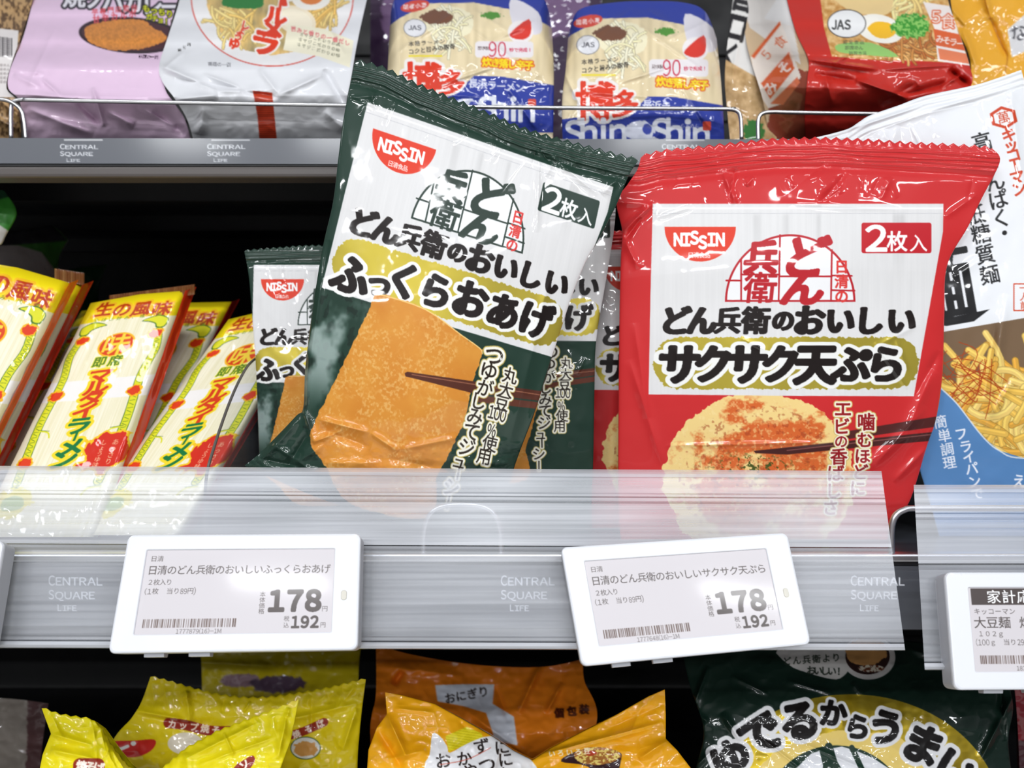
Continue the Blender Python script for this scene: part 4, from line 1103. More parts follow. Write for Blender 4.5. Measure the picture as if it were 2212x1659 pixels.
A.part('red_tear_strip'); A.poly([(546, 196), (588, 200), (600, 320), (562, 320), (556, 250)], lambda X, Y: np.array(rgb(206, 66, 36)) * (1 - .22 * (np.sin(Y * 1.4) > .3)[..., None]))
crw = [(345, 140, 470, 196, 8, .006), (380, 215, 470, 205, 8, .005), (470, 196, 560, 196, 6, .004), (520, 195, 600, 210, 6, -.004), (600, 205, 700, 160, 8, .005), (700, 150, 745, 225, 8, -.005), (560, 150, 600, 200, 7, .003),
       (380, 170, 540, 195, 6, -.004), (700, 240, 745, 280, 10, .003), (440, 230, 430, 290, 12, .004), (690, 30, 745, 120, 7, .003), (440, 160, 520, 190, 4, .003), (400, 110, 352, 150, 5, .002)]
pkt('noodle_pack', 'white pack with a red ringed ramen bowl, upper left of centre', 'noodle pack', A,
    [(405, -90), (815, -90)], [(424, YB + 2), (752, YB + 2)], [(405, -90), (388, 0), (366, 70), (344, 140), (350, 175), (378, 214), (405, 260), (424, YB + 2)],
    [(815, -90), (792, 0), (772, 90), (758, 170), (748, 224), (750, 260), (752, YB + 2)],
    [[.655, .655], [.62, .62], [.585, .585], [.555, .555], [.528, .525], [.514, .514], [.526, .526], [.540, .540]], seed=13, cre=crw, bulge=.004, back=.006)
# far left brown bag with barcode
A = Art(-200, -160, 120, 330, 1.0, base=rgb(186, 150, 104))
A.sdf(-200, -160, 120, 330, lambda X, Y: fbm(X / 5, Y / 8, 3, 8) - .55, rgb(96, 70, 44), soft=.2)
A.part('paper_label'); A.poly([(-200, 40), (40, 66), (30, 210), (-200, 210)], rgb(232, 226, 224))
for i in range(14): A.rrect(-20 + i * 3.4, 76 + i * .5, -20 + i * 3.4 + (1.2, 2.2, 1.6)[i % 3], 122, 0, rgb(50, 46, 50))
for i in range(5): A.text('名称即席めん', -20, 140 + i * 9, 18, 141 + i * 9, 7, rgb(110, 96, 96))
pkt('noodle_bag', 'brown bag with a barcode label cut by the upper left corner', 'food packet', A, [(-160, -90), (88, -90)], [(-160, YB), (48, YB)], [(-160, -90), (-160, YB)],
    [(88, -90), (70, 0), (52, 60), (24, 140), (14, 190), (34, 214), (42, 250), (48, YB)], [[.665, .665], [.60, .60], [.55, .55], [.528, .528], [.540, .540]], seed=23, cre=[(0, 215, 50, 260, 8, .004), (-20, 250, 40, 280, 8, .004)], back=.015)
# two blue noodle packs
def art_blue():
    A = Art(1180, -160, 1620, 340, 1.2, base=rgb(226, 210, 178))
    B_ = rgb(44, 62, 160)
    A.part('food_picture')
    A.rrect(1180, 20, 1620, 260, 0, lambda X, Y: np.array(rgb(236, 218, 178)) - (vnoise(X / 9, Y / 60, 3)[..., None] - .5) * .10)
    A.ell(1345, 85, 52, 40, rgb(246, 238, 204), rough=4); noodle_mass(A, 1350, 110, 36, 50, 30, [rgb(248, 240, 208), rgb(240, 228, 186)], 4.5, 3, ang=90)
    A.ell(1318, 72, 34, 16, rgb(120, 80, 60), rough=5, sc=6); A.ell(1440, 68, 22, 9, rgb(86, 150, 60), rough=5, sc=5)
    A.part('blue_top'); A.poly([(1180, -160), (1620, -160), (1620, 130), (1560, 90), (1500, 58), (1400, 38), (1300, 40), (1235, 75), (1180, 120)], B_)
    A.poly([(1480, 30), (1540, 60), (1545, 110), (1490, 100)], rgb(232, 228, 236), smooth=4)
    A.ell(1270, 46, 32, 13, rgb(216, 74, 60), ang=-12); A.text('国産小麦', 1250, 48, 1290, 44, 12, (1, .95, .95), bold=.02)
    A.part('quality_mark'); A.ell(1270, 97, 25, 21, rgb(120, 120, 130)); A.ell(1270, 97, 23.5, 19.5, rgb(232, 232, 236)); A.word('JAS', 1256, 91, 1284, 101, rgb(70, 70, 80), bold=.02)
    A.part('round_mark'); A.ell(1502, 106, 28, 26, rgb(246, 240, 240)); A.poly([(1480, 108), (1520, 76), (1524, 110), (1508, 124), (1484, 120)], rgb(222, 62, 50), smooth=3)
    A.part('lettering')
    A.text('コクと旨みの豚骨', 1262, 152, 1352, 140, 13, rgb(60, 56, 52), bold=.02); A.rrect(1256, 160, 1330, 164, 1, rgb(240, 220, 60)); A.text('本格ラーメン', 1262, 134, 1330, 128, 12, rgb(70, 66, 62), bold=.02)
    A.part('time_label'); A.rrect(1402, 128, 1530, 166, 8, rgb(240, 234, 236)); A.text('茹で時間', 1412, 144, 1430, 144, 9, rgb(80, 60, 60)); A.word('90', 1432, 128, 1470, 162, rgb(206, 50, 80), bold=.0); A.text('秒で完成！', 1482, 148, 1522, 148, 10, rgb(206, 50, 80), bold=.02)
    for c, b in ((rgb(226, 100, 40), .16), (rgb(250, 222, 40), .04)): A.text('炊き落し辛子', 1428, 176, 1520, 184, 22, c, bold=b)
    A.part('blue_base'); A.poly([(1180, 262), (1370, 238), (1400, 208), (1460, 210), (1620, 238), (1620, 340), (1180, 340)], B_)
    A.part('title_lettering')
    for c, b in ((rgb(246, 240, 236), .11), (rgb(226, 60, 34), .03)):
        A.glyph('博', 1286, 218, 88, c, bold=b, sx=1.0); A.glyph('多', 1350, 224, 62, c, bold=b)
    A.text('長浜ラーメン', 1398, 226, 1500, 236, 22, rgb(226, 228, 244), bold=.03)
    A.text('ShinShin'[:4], 1240, 286, 1335, 282, 68, (.93, .94, .98), bold=.03); A.text('Shin', 1428, 282, 1515, 288, 68, (.93, .94, .98), bold=.03)
    A.ell(1383, 284, 32, 22, rgb(226, 230, 246), rough=5); A.ell(1398, 280, 10, 12, rgb(70, 84, 180), rough=3)
    A.rrect(1518, 262, 1536, 282, 3, rgb(220, 80, 60))
    A.text('らぁめん', 1475, 272, 1505, 272, 10, (.9, .9, .98))
    return A
A_BLUE = art_blue()
crb = lambda x: [(x + 10, 120, x + 150, 20, 5, .0022), (x + 160, 50, x + 300, 150, 5, .0018), (x + 120, 180, x + 240, 140, 4, .0016), (x + 220, 90, x + 330, 40, 5, .002), (x + 20, 60, x + 90, 150, 6, -.002), (x + 60, 200, x + 200, 210, 5, .0014), (x + 250, 180, x + 320, 280, 6, .002),
                 (x, 150, x + 40, 230, 5, .002), (x + 180, 20, x + 260, 70, 6, .002)]
pkt('noodle_pack', 'blue topped pack of white noodles, the right one of the pair', 'noodle pack', A_BLUE, [(1228, 74), (1250, 22), (1320, 6), (1400, 2), (1480, 6), (1524, 26), (1548, 84)], [(1216, YB + 3), (1566, YB + 6)],
    [(1228, 74), (1222, 150), (1214, 220), (1216, YB + 3)], [(1548, 84), (1556, 160), (1562, 240), (1566, YB + 6)], [[.585, .585], [.548, .548], [.532, .532], [.524, .524], [.526, .526]], step=1.5, seed=33, cre=crb(1215), bulge=.010, back=.025)
pkt('noodle_pack', 'blue topped pack of white noodles, left of its twin and behind the green pouch', 'noodle pack', A_BLUE, [(842, 60), (856, -6), (930, -24), (1010, -28), (1090, -24), (1170, -8), (1192, 60)], [(838, YB), (1194, YB + 2)],
    [(842, 60), (838, 140), (834, 220), (838, YB)], [(1192, 60), (1196, 140), (1196, 220), (1194, YB + 2)], [[.590, .590], [.552, .552], [.536, .536], [.530, .530], [.530, .530]], step=1.5, seed=43, cre=crb(840), bulge=.010, back=.025,
    inv=lambda X, Y: ((X - 842) / .985 + 1215, (Y + 28) / .93 + 2))
# dark purple packs in the second row
for i, (x0, x1, lab) in enumerate(((800, 1010, 'dark purple pack in shade behind the left blue topped pack'), (1130, 1300, 'dark purple pack in shade between the two blue topped packs'))):
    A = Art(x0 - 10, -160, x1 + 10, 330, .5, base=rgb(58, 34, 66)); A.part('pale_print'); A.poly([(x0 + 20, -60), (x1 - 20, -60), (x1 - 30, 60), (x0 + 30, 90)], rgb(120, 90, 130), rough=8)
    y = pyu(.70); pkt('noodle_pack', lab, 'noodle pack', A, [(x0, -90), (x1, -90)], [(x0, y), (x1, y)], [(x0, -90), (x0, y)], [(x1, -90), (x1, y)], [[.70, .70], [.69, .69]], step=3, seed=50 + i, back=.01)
# white and black pack with vertical lettering
A = Art(1480, -160, 1760, 340, 1.1, base=rgb(232, 230, 226))
A.part('lettering')
for ch, x, y, z in (('旨', 1608, -10, 74), ('ロ', 1592, 58, 74), ('く', 1578, 120, 60)): A.glyph(ch, x, y, z, rgb(36, 34, 36), bold=.04, rot=14, sx=.7)
A.text('味噌みそ', 1652, -10, 1628, 60, 26, rgb(40, 84, 60), bold=.06, rot=14)
A.part('food_picture'); A.poly([(1480, 150), (1570, 130), (1640, 170), (1760, 160), (1760, 340), (1480, 340)], lambda X, Y: np.array(rgb(214, 178, 128)) - (fbm(X / 12, Y / 14, 3, 5)[..., None] - .4) * .35)
A.ell(1628, 284, 22, 26, rgb(50, 120, 50), rough=8, sc=6)
pkt('noodle_pack', 'narrow white pack with black vertical lettering between the blue and red packages', 'noodle pack', A, [(1596, -90), (1712, -90)], [(1580, YB + 5), (1680, YB + 5)], [(1596, -90), (1578, 40), (1566, 160), (1572, 250), (1580, YB + 5)], [(1712, -90), (1690, 40), (1672, 160), (1680, YB + 5)],
    [[.66, .66], [.60, .60], [.570, .570], [.556, .556]], seed=63, cre=[(1600, 60, 1580, 180, 6, .002), (1650, -20, 1640, 120, 5, .002)], back=.02)
# red package
A = Art(1640, -160, 2140, 340, 1.1, base=rgb(196, 44, 34))
A.part('food_picture')
def dish(X, Y):
    n = fbm(X / 8, Y / 8, 3, 44)[..., None]; return np.array(rgb(222, 176, 110)) - (n - .4) * np.array([.3, .42, .5])
A.poly([(1752, -160), (2060, -160), (2062, 0), (2094, 138), (2000, 132), (1900, 130), (1797, 122), (1780, 60)], dish)
noodle_mass(A, 1990, 108, 80, 18, 44, [rgb(206, 140, 70), rgb(188, 110, 50), rgb(226, 170, 100)], 4, 6, ang=20)
noodle_mass(A, 1965, -10, 40, 30, 24, [rgb(248, 226, 160), rgb(240, 206, 130)], 6, 7, ang=90)
A.poly([(1800, -20), (1920, -30), (1926, 18), (1900, 34), (1830, 20)], rgb(236, 206, 146), smooth=4)
A.ell(1900, 62, 52, 30, rgb(250, 246, 236), ang=14); A.ell(1905, 64, 30, 18, rgb(246, 190, 40), ang=8, rough=2)
A.ell(1968, 56, 42, 26, lambda X, Y: np.where((fbm(X / 4, Y / 4, 2, 9) > .5)[..., None], np.array(rgb(60, 150, 50)), np.array(rgb(140, 200, 100))), rough=8, sc=7)
A.poly([(1810, 96), (1880, 92), (1940, 122), (1860, 118), (1812, 112)], rgb(150, 200, 110), smooth=4)
A.part('quality_mark'); A.ell(1829, 51, 42, 31, rgb(60, 56, 56)); A.ell(1829, 51, 40, 29, rgb(240, 240, 240)); A.word('JAS', 1797, 43, 1837, 62, rgb(50, 50, 50), bold=.03)
A.text('認定食品', 1826, 91, 1862, 91, 10, rgb(70, 80, 60)); A.text('即席めん', 1830, 103, 1860, 103, 10, rgb(70, 80, 60)); A.text('調理方法', 1838, 115, 1868, 115, 9, rgb(70, 80, 60))
A.part('price_ribbon')
OR = rgb(224, 100, 50)
A.poly([(1994, 4), (2056, 14), (2070, 72), (2096, 142), (2026, 132), (2018, 60)], (.96, .92, .9)); A.poly([(2016, 62), (2072, 74), (2086, 110), (2022, 98)], OR); A.poly([(2026, 104), (2088, 116), (2094, 138), (2030, 128)], rgb(232, 130, 90))
for c, b in ((OR, .08), ((.98, .94, .92), .0)): A.text('5食', 2022, 36, 2048, 46, 34, c, bold=b)
A.text('みそラー', 2030, 84, 2074, 94, 18, (1, .95, .92), bold=.02)
crr = [(1745, 128, 1900, 150, 6, .006), (1760, 160, 1850, 175, 7, -.005), (1850, 172, 1960, 212, 6, .007), (1950, 205, 2060, 175, 7, -.007), (2050, 150, 2095, 185, 8, -.010), (2030, 190, 2080, 160, 5, .005), (1900, 150, 2060, 140, 5, .003), (1800, 140, 1830, 120, 4, .004),
       (1980, 180, 1900, 225, 10, -.006), (1780, 150, 1800, 230, 8, .003)]
pkt('noodle_package', 'large red package with egg and noodle picture tilted on the upper shelf', 'noodle pack', A, [(1680, -90), (2040, -90)], [(1742, YB + 8), (2010, YB + 8)], [(1680, -90), (1700, 0), (1720, 70), (1746, 128), (1744, 170), (1738, 240), (1742, YB + 8)],
    [(2040, -90), (2048, 0), (2072, 70), (2094, 140), (2098, 184), (2050, 240), (2010, YB + 8)], [[.60, .60], [.575, .575], [.55, .55], [.525, .525], [.515, .515], [.535, .535], [.56, .56]], step=1.6, seed=73, cre=crr, back=.03, bulge=.003)
tt = [o for o in bpy.data.objects if o.type == 'EMPTY' and o.name.startswith('noodle_package')][0]
A = Art(1540, -160, 1790, 340, 1.1, base=rgb(214, 186, 150))
A.poly([(1540, -160), (1720, -160), (1716, 70), (1730, 140), (1620, 60)], rgb(232, 226, 220)); A.poly([(1670, 160), (1790, 150), (1790, 340), (1650, 340)], rgb(150, 70, 50), rough=8)
A.poly([(1650, 40), (1690, -20), (1720, 20), (1724, 60)], rgb(236, 234, 232))
A.part('side_ribbon'); A.poly([(1622, 124), (1686, 44), (1708, 104), (1730, 166), (1692, 224), (1660, 234), (1632, 190)], (.95, .9, .86)); A.poly([(1624, 120), (1684, 46), (1686, 54), (1628, 128)], OR)
A.poly([(1644, 180), (1704, 112), (1716, 148), (1664, 214)], OR); A.poly([(1664, 224), (1722, 166), (1728, 178), (1692, 226)], rgb(228, 120, 80))
A.text('みそ', 1664, 190, 1694, 146, 30, (1, .93, .9), bold=.03, rot=-50); A.text('5食', 1655, 118, 1685, 90, 28, OR, bold=.0, rot=-50)
sheet(tt, A, [(1600, -90), (1682, -90)], [(1664, YB + 8), (1744, YB + 8)], [(1600, -90), (1608, 60), (1622, 130), (1650, 225), (1664, YB + 8)], [(1682, -90), (1702, 0), (1722, 70), (1748, 128), (1746, 170), (1740, 240), (1744, YB + 8)],
      [[.66, .6015], [.63, .5765], [.60, .5515], [.58, .5265], [.56, .5165], [.56, .5365], [.56, .5615]], step=1.8, main='side_panel', disp=lambda X, Y, S, T: .0015 * (fbm(X / 30, Y / 30, 3, 5) - .5) * np.sin(np.pi * S))
# orange bag in the upper right corner
A = Art(2000, -160, 2500, 340, 1.0, base=rgb(236, 172, 46))
A.line([(2110, -100), (2130, 10), (2160, 90), (2176, 120), (2170, 160)], 3, rgb(196, 126, 30), smooth=5)
A.part('paper_patch'); A.poly([(2176, 64), (2250, 0), (2260, 90), (2186, 124)], rgb(222, 222, 224)); A.text('なま', 2200, 70, 2230, 50, 40, rgb(90, 90, 96), bold=.02, rot=-20)
pkt('noodle_bag', 'orange yellow bag in the upper right corner behind the white noodle bag', 'food packet', A, [(2044, -90), (2400, -90)], [(2060, YB + 8), (2420, YB + 8)], [(2044, -90), (2060, 40), (2098, 150), (2060, YB + 8)], [(2400, -90), (2420, YB + 8)],
    [[.62, .60], [.60, .58], [.585, .565], [.58, .56]], seed=83, cre=[(2115, -60, 2140, 40, 8, .004), (2140, 40, 2176, 130, 7, -.004), (2080, 60, 2110, 150, 8, .003), (2050, 10, 2090, 60, 6, .002)], amp=.002, back=.02)

# ================================================================== bags on the lower shelf
def pyl(d): return CY - (ZL - CZ) * F / d
t_at = lambda x, d: tuple(W(x, pyl(d), d))
YEL = rgb(240, 222, 16)
def fans(seed, P, n, L, w, a, dirv=(0, 1)):
    out = []
    for i in range(len(P) - 1): out += fan(seed + i, P[i][0], P[i][1] + 8, P[i + 1][0], P[i + 1][1] + 8, max(1, n // (len(P) - 1)), L, w, a, dirv, .45)
    return out
# front yellow bag
T1 = [(90, 1530), (128, 1544), (196, 1554), (216, 1570), (240, 1610), (272, 1652), (315, 1686), (352, 1660), (400, 1618), (470, 1580), (560, 1546), (604, 1530), (645, 1512)]
A = Art(20, 1480, 720, 2260, .9, base=YEL)
A.part('lettering')
MR = rgb(150, 44, 28)
A.rrect(158, 1638, 226, 1700, 14, MR); A.text('焼そば', 176, 1654, 214, 1658, 24, (1, .95, .9), bold=.05, rot=10)
A.part('lettering', new=True); A.poly([(505, 1659), (530, 1640), (546, 1632), (550, 1645), (530, 1672), (500, 1700)], MR, smooth=3, keep=False); A.glyph('ソ', 528, 1652, 22, (1, .95, .9), bold=.05, rot=-30)
d = .425
pkt('snack_bag', 'bright yellow bag at the front of the lower shelf, its top sagging into two peaks', 'snack bag', A, T1, [(70, pyl(d)), (610, pyl(d))], [(90, 1530), (110, 1585), (92, 1630), (74, 1720), (60, 1900), (70, pyl(d))],
    [(645, 1512), (628, 1600), (606, 1660), (600, 1800), (612, 2000), (610, pyl(d))], [[.448, .448], [.435, .437], [.428, .428], [.425, .425], [.425, .425]], step=1.5, seed=91, amp=.002, back=.025, at=t_at(340, d), zig=[('top', 4, 22)],
    cre=fans(3, T1, 24, 70, 6, .0022) + [(108, 1585, 200, 1610, 7, .003), (110, 1620, 210, 1640, 8, .003), (400, 1640, 560, 1560, 6, .0022), (420, 1655, 600, 1590, 5, .002), (230, 1600, 280, 1680, 8, .003), (620, 1540, 600, 1640, 7, .003)], bulge=.01, smooth=False)
A = Art(80, 1500, 220, 1640, .9, base=rgb(200, 206, 60)); A.part('print'); A.poly([(118, 1534), (190, 1552), (180, 1560), (120, 1556)], rgb(110, 150, 60), rough=3)
# middle yellow bag
T2 = [(325, 1462), (370, 1474), (440, 1494), (500, 1505), (560, 1508), (620, 1502), (700, 1489), (760, 1475), (790, 1468)]
A = Art(200, 1420, 860, 2260, .9, base=rgb(232, 208, 20))
A.part('red_mark'); A.poly([(238, 1604), (290, 1600), (334, 1598), (330, 1618), (300, 1634), (262, 1632)], rgb(206, 40, 36), smooth=4); A.line([(244, 1610), (258, 1618), (276, 1612)], 7, (.96, .96, .96), smooth=4); A.ell(288, 1606, 6, 5, (.96, .96, .96))
A.part('lettering')
A.line([(364, 1562), (400, 1566), (450, 1578), (500, 1580)], 22, MR, smooth=4); A.text('カップ焼そば', 372, 1564, 490, 1580, 19, (.96, .9, .84), bold=.04, rot=8)
A.part('lettering', new=True); A.line([(630, 1588), (660, 1578), (700, 1560)], 18, MR, smooth=4); A.text('焼そば', 640, 1586, 692, 1564, 18, (.96, .9, .84), bold=.04, rot=-20)
A.part('round_picture'); A.ell(660, 1616, 33, 25, rgb(60, 90, 50)); A.ell(660, 1616, 31, 23, rgb(226, 226, 220)); A.ell(660, 1618, 25, 16, rgb(206, 150, 80), rough=5, sc=6); A.part('round_picture', new=True); A.ell(400, 1606, 38, 24, rgb(236, 226, 206))
d = .50
pkt('snack_bag', 'yellow bag with a wide crimped top standing behind the bright yellow one', 'snack bag', A, T2, [(270, pyl(d)), (750, pyl(d))], [(325, 1462), (306, 1515), (285, 1550), (238, 1615), (225, 1760), (270, pyl(d))],
    [(790, 1468), (782, 1530), (776, 1590), (772, 1659), (774, 1800), (750, pyl(d))], [[.500, .500], [.490, .490], [.488, .488], [.50, .50]], step=1.5, seed=95, amp=.002, back=.025, at=t_at(520, d), zig=[('top', 4, 20)],
    cre=fans(13, T2, 24, 60, 6, .002) + [(292, 1535, 420, 1560, 7, .004), (300, 1545, 500, 1575, 9, -.003), (600, 1560, 770, 1520, 8, .003), (770, 1530, 740, 1620, 8, .003), (400, 1480, 410, 1560, 8, .003)], bulge=.008, seals=[('top_seal', lambda S, T, X, Y: T < .065)])
A = Art(380, 1340, 820, 2260, .7, base=rgb(206, 186, 24)); A.part('print'); A.ell(520, 1470, 50, 16, rgb(150, 120, 130), rough=6); A.ell(600, 1478, 60, 18, rgb(90, 70, 90), rough=6)
d = .62
pkt('snack_bag', 'dim yellow bag in shade behind the crimped yellow bag, under the left price label', 'snack bag', A, [(420, 1388), (600, 1384), (790, 1388)], [(430, pyl(d)), (770, pyl(d))], [(420, 1388), (436, 1450), (430, pyl(d))], [(790, 1388), (775, 1440), (770, pyl(d))],
    [[.63, .63], [.62, .62]], step=2.5, seed=97, amp=.003, back=.02, at=t_at(600, d), cre=[(430, 1430, 600, 1440, 8, .004)])
# front orange bag
ORG = rgb(244, 172, 16)
T3 = [(832, 1496), (868, 1502), (940, 1521), (1000, 1554), (1060, 1588), (1110, 1622), (1150, 1642), (1190, 1616), (1260, 1580), (1330, 1545), (1400, 1505), (1436, 1490)]
A = Art(740, 1440, 1560, 2260, 1.0, base=ORG)
A.part('yellow_patch'); A.poly([(962, 1590), (1008, 1570), (1040, 1584), (1046, 1600), (1000, 1612), (970, 1624)], lambda X, Y: np.array(rgb(240, 222, 40)) - .10 * (np.sin((Y - X * .15) * 1.1) > .5)[..., None])
A.part('white_cloud'); A.poly([(934, 1585), (950, 1590), (966, 1612), (972, 1626), (1010, 1606), (1060, 1590), (1110, 1610), (1150, 1645), (1166, 1680), (1160, 1760), (920, 1760), (916, 1660), (928, 1630)], (.95, .95, .96), smooth=3)
BK = rgb(36, 26, 24)
for ch, x, y, z in (('お', 957, 1643, 36), ('か', 1003, 1638, 34), ('ず', 1040, 1612, 36), ('に', 1084, 1614, 34), ('お', 975, 1676, 34), ('や', 1016, 1664, 34), ('つ', 1052, 1652, 40), ('に', 1092, 1640, 34), ('も', 1092, 1670, 30)): A.glyph(ch, x, y, z, BK, bold=.015, rot=-8)
A.line([(950, 1652), (1010, 1640), (1060, 1615)], 1.5, rgb(210, 90, 70), smooth=5)
A.part('bean_picture'); A.poly([(1212, 1645), (1240, 1625), (1290, 1614), (1335, 1624), (1342, 1640), (1320, 1700), (1270, 1656)], rgb(52, 28, 34), smooth=4)
A.ell(1290, 1633, 50, 19, lambda X, Y: np.where((fbm(X / 4, Y / 3, 2, 3) > .5)[..., None], np.array(rgb(238, 214, 120)), np.array(rgb(170, 110, 50))), rough=2); A.ell(1278, 1628, 14, 5, rgb(180, 60, 30), rough=3)
A.part('lettering'); A.text('いろいろ豆', 1192, 1628, 1268, 1622, 15, (1, .96, .86), bold=.03)
d = .435
pkt('snack_bag', 'orange bag with white handwritten cloud at the front of the lower shelf', 'snack bag', A, T3, [(800, pyl(d)), (1440, pyl(d))], [(832, 1496), (836, 1543), (814, 1572), (796, 1620), (786, 1760), (800, pyl(d))],
    [(1436, 1490), (1438, 1545), (1438, 1596), (1462, 1620), (1492, 1659), (1490, 1800), (1440, pyl(d))], [[.468, .468], [.450, .452], [.440, .440], [.436, .436], [.436, .436]], step=1.4, seed=101, amp=.002, back=.025, at=t_at(1120, d), smooth=False,
    cre=fans(23, T3, 20, 60, 6, .002) + [(836, 1543, 880, 1640, 8, .005), (815, 1575, 870, 1660, 9, -.004), (850, 1530, 940, 1540, 6, .002), (1160, 1640, 1420, 1570, 7, .003), (1170, 1630, 1430, 1560, 5, .003), (1440, 1600, 1380, 1640, 8, .004), (1300, 1580, 1436, 1520, 9, -.002), (840, 1640, 920, 1620, 8, .003)], bulge=.01)
# orange bags behind
def art_or2():
    A = Art(700, 1340, 1400, 2260, .9, base=rgb(228, 126, 26))
    A.part('white_cloud'); A.poly([(940, 1480), (1000, 1478), (1068, 1478), (1064, 1520), (1110, 1548), (1118, 1610), (1070, 1600), (1050, 1540), (1000, 1525), (945, 1515)], (.86, .88, .92))
    A.text('おにぎり', 972, 1508, 1044, 1494, 24, BK, bold=.02, rot=-10)
    A.part('lettering'); A.text('個包装', 1208, 1540, 1262, 1532, 22, rgb(70, 26, 14), bold=.05)
    return A
d = .56
pkt('snack_bag', 'brownish orange bag in shade behind the front orange bag', 'snack bag', art_or2(), [(812, 1392), (880, 1412), (980, 1430), (1080, 1440), (1180, 1440), (1260, 1424)], [(830, pyl(d)), (1230, pyl(d))], [(812, 1392), (812, 1500), (800, 1600), (830, pyl(d))],
    [(1260, 1424), (1262, 1470), (1290, 1540), (1270, 1640), (1230, pyl(d))], [[.570, .570], [.53, .53], [.54, .54], [.56, .56]], step=1.8, seed=105, amp=.003, back=.025, at=t_at(1030, d),
    cre=[(1165, 1440, 1120, 1540, 7, .007), (1215, 1475, 1180, 1540, 6, .006), (870, 1450, 850, 1480, 7, -.007), (830, 1440, 1000, 1460, 12, .004), (1070, 1480, 1100, 1560, 7, -.004), (1000, 1530, 1150, 1640, 9, .004), (860, 1500, 960, 1600, 8, .003)])
# dark green bag with the gold oval
GD = rgb(190, 164, 46)
A = Art(1400, 1340, 2320, 2300, 1.1, base=rgb(16, 36, 28))
A.part('speech_bubble'); A.poly([(1682, 1400), (1830, 1396), (1838, 1436), (1820, 1462), (1796, 1467), (1740, 1452), (1704, 1436)], rgb(206, 202, 198), smooth=3)
A.text('どん兵衛より', 1700, 1428, 1806, 1420, 19, rgb(40, 50, 40), bold=.02, rot=-4); A.text('おいしい！', 1752, 1448, 1812, 1450, 20, rgb(40, 50, 40), bold=.03)
A.ell(1876, 1420, 58, 48, rgb(206, 202, 198)); A.ell(1874, 1418, 48, 39, rgb(46, 26, 24)); A.ell(1872, 1408, 44, 30, rgb(206, 150, 90), rough=5, sc=12); A.ell(1882, 1444, 28, 8, lambda X, Y: np.where((fbm(X / 3, Y / 3, 2, 3) > .5)[..., None], np.array(rgb(220, 210, 190)), np.array(rgb(110, 60, 40))))
A.part('gold_oval'); A.ell(1838, 1776, 328, 276, lambda X, Y: np.array(GD) - (vnoise(X / 14, Y / 60, 5)[..., None] - .5) * .12, metal=.7)
A.ell(1838, 1800, 262, 222, rgb(244, 214, 120), rough=6, sc=20)
A.part('emblem'); A.ell(1806, 1772, 160, 162, rgb(30, 56, 44))
A.poly([(1690, 1700), (1730, 1650), (1770, 1622), (1776, 1700), (1740, 1800), (1680, 1800)], (.92, .93, .95), smooth=2); A.poly([(1800, 1616), (1850, 1622), (1920, 1660), (1950, 1720), (1880, 1720), (1830, 1680)], (.92, .93, .95), smooth=2)
A.line([(1790, 1612), (1800, 1700), (1790, 1800)], 16, rgb(30, 56, 44)); A.line([(1840, 1615), (1880, 1700)], 12, rgb(30, 56, 44))
A.part('title_lettering')
LT = [('ゆ', 1578, 1640, 92, -25), ('で', 1642, 1584, 96, -28), ('る', 1727, 1556, 92, -10), ('か', 1800, 1540, 62, 4), ('ら', 1853, 1570, 58, 10), ('う', 1914, 1571, 82, 10), ('ま', 1994, 1608, 92, 24), ('い', 2064, 1664, 96, 36)]
for c, b in (((.94, .94, .95), .155), (rgb(20, 16, 16), .055)):
    for ch, x, y, z, r in LT: A.glyph(ch, x, y, z * .98, c, bold=b, rot=r)
d = .452
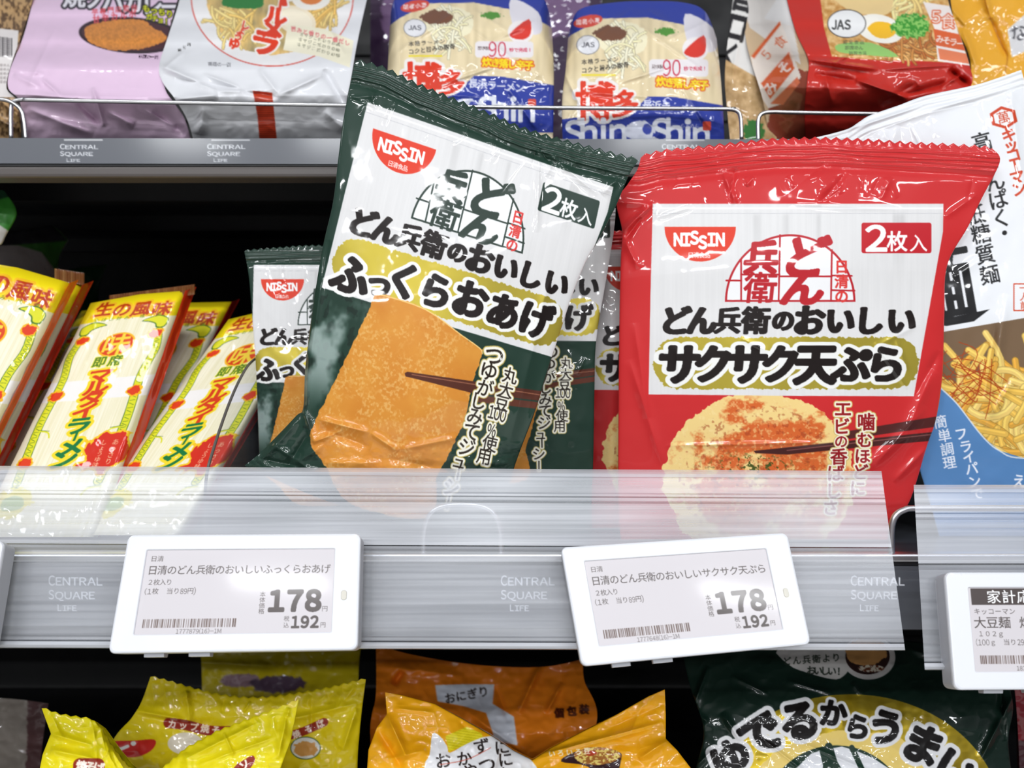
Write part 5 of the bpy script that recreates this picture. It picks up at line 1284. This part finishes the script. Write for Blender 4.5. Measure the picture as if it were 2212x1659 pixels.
pkt('noodle_bag', 'large dark green bag with a gold oval on the lower shelf, right', 'food packet', A, [(1470, 1388), (1700, 1378), (1960, 1384), (2160, 1420)], [(1480, pyl(d)), (2200, pyl(d))], [(1470, 1388), (1490, 1480), (1520, 1580), (1500, 1680), (1480, 1900), (1480, pyl(d))],
    [(2160, 1420), (2188, 1520), (2178, 1600), (2190, 1700), (2220, 1900), (2200, pyl(d))], [[.50, .50], [.468, .470], [.455, .455], [.452, .452], [.452, .452]], step=1.3, seed=111, amp=.001, back=.03, at=t_at(1840, d), bulge=.012,
    cre=[(1530, 1440, 1500, 1520, 6, .004), (1560, 1540, 1600, 1600, 8, .003), (1580, 1460, 1660, 1500, 7, .002), (2190, 1500, 2120, 1640, 8, .005), (2160, 1480, 2170, 1600, 7, -.004), (1720, 1600, 2100, 1760, 5, .0012), (1640, 1590, 1780, 1700, 4, .0012), (1960, 1400, 2120, 1450, 9, .003), (1540, 1620, 1500, 1659, 6, .003),
         (1840, 1475, 1860, 1500, 5, .002), (1700, 1470, 1800, 1500, 6, .0015), (1500, 1540, 1530, 1560, 6, .004)])
# slivers at the borders of the frame
A = Art(2120, 1380, 2500, 2260, .6, base=rgb(120, 30, 40)); A.part('print'); A.poly([(2196, 1600), (2400, 1560), (2400, 1700), (2190, 1720)], rgb(60, 20, 30), rough=6)
d = .50
pkt('noodle_bag', 'dark red bag sliver at the right edge of the lower shelf', 'food packet', A, [(2190, 1470), (2420, 1460)], [(2215, pyl(d)), (2450, pyl(d))], [(2190, 1470), (2200, 1600), (2215, pyl(d))], [(2420, 1460), (2450, pyl(d))], [[.50, .50], [.50, .50]], step=2.5, seed=121, amp=.002, back=.02, at=t_at(2330, d))
A = Art(-400, 1440, 160, 2260, .6, base=rgb(120, 112, 104)); A.part('dark_print'); A.poly([(60, 1500), (160, 1500), (160, 1800), (50, 1800)], rgb(70, 44, 44), rough=6)
d = .60
pkt('snack_bag', 'grey brown bag in shade at the lower left corner', 'snack bag', A, [(-260, 1500), (0, 1508), (104, 1520)], [(-240, pyl(d)), (80, pyl(d))], [(-260, 1500), (-240, pyl(d))], [(104, 1520), (88, 1640), (80, pyl(d))], [[.60, .60], [.60, .60]], step=2.5, seed=131, amp=.003, back=.02, at=t_at(-80, d))
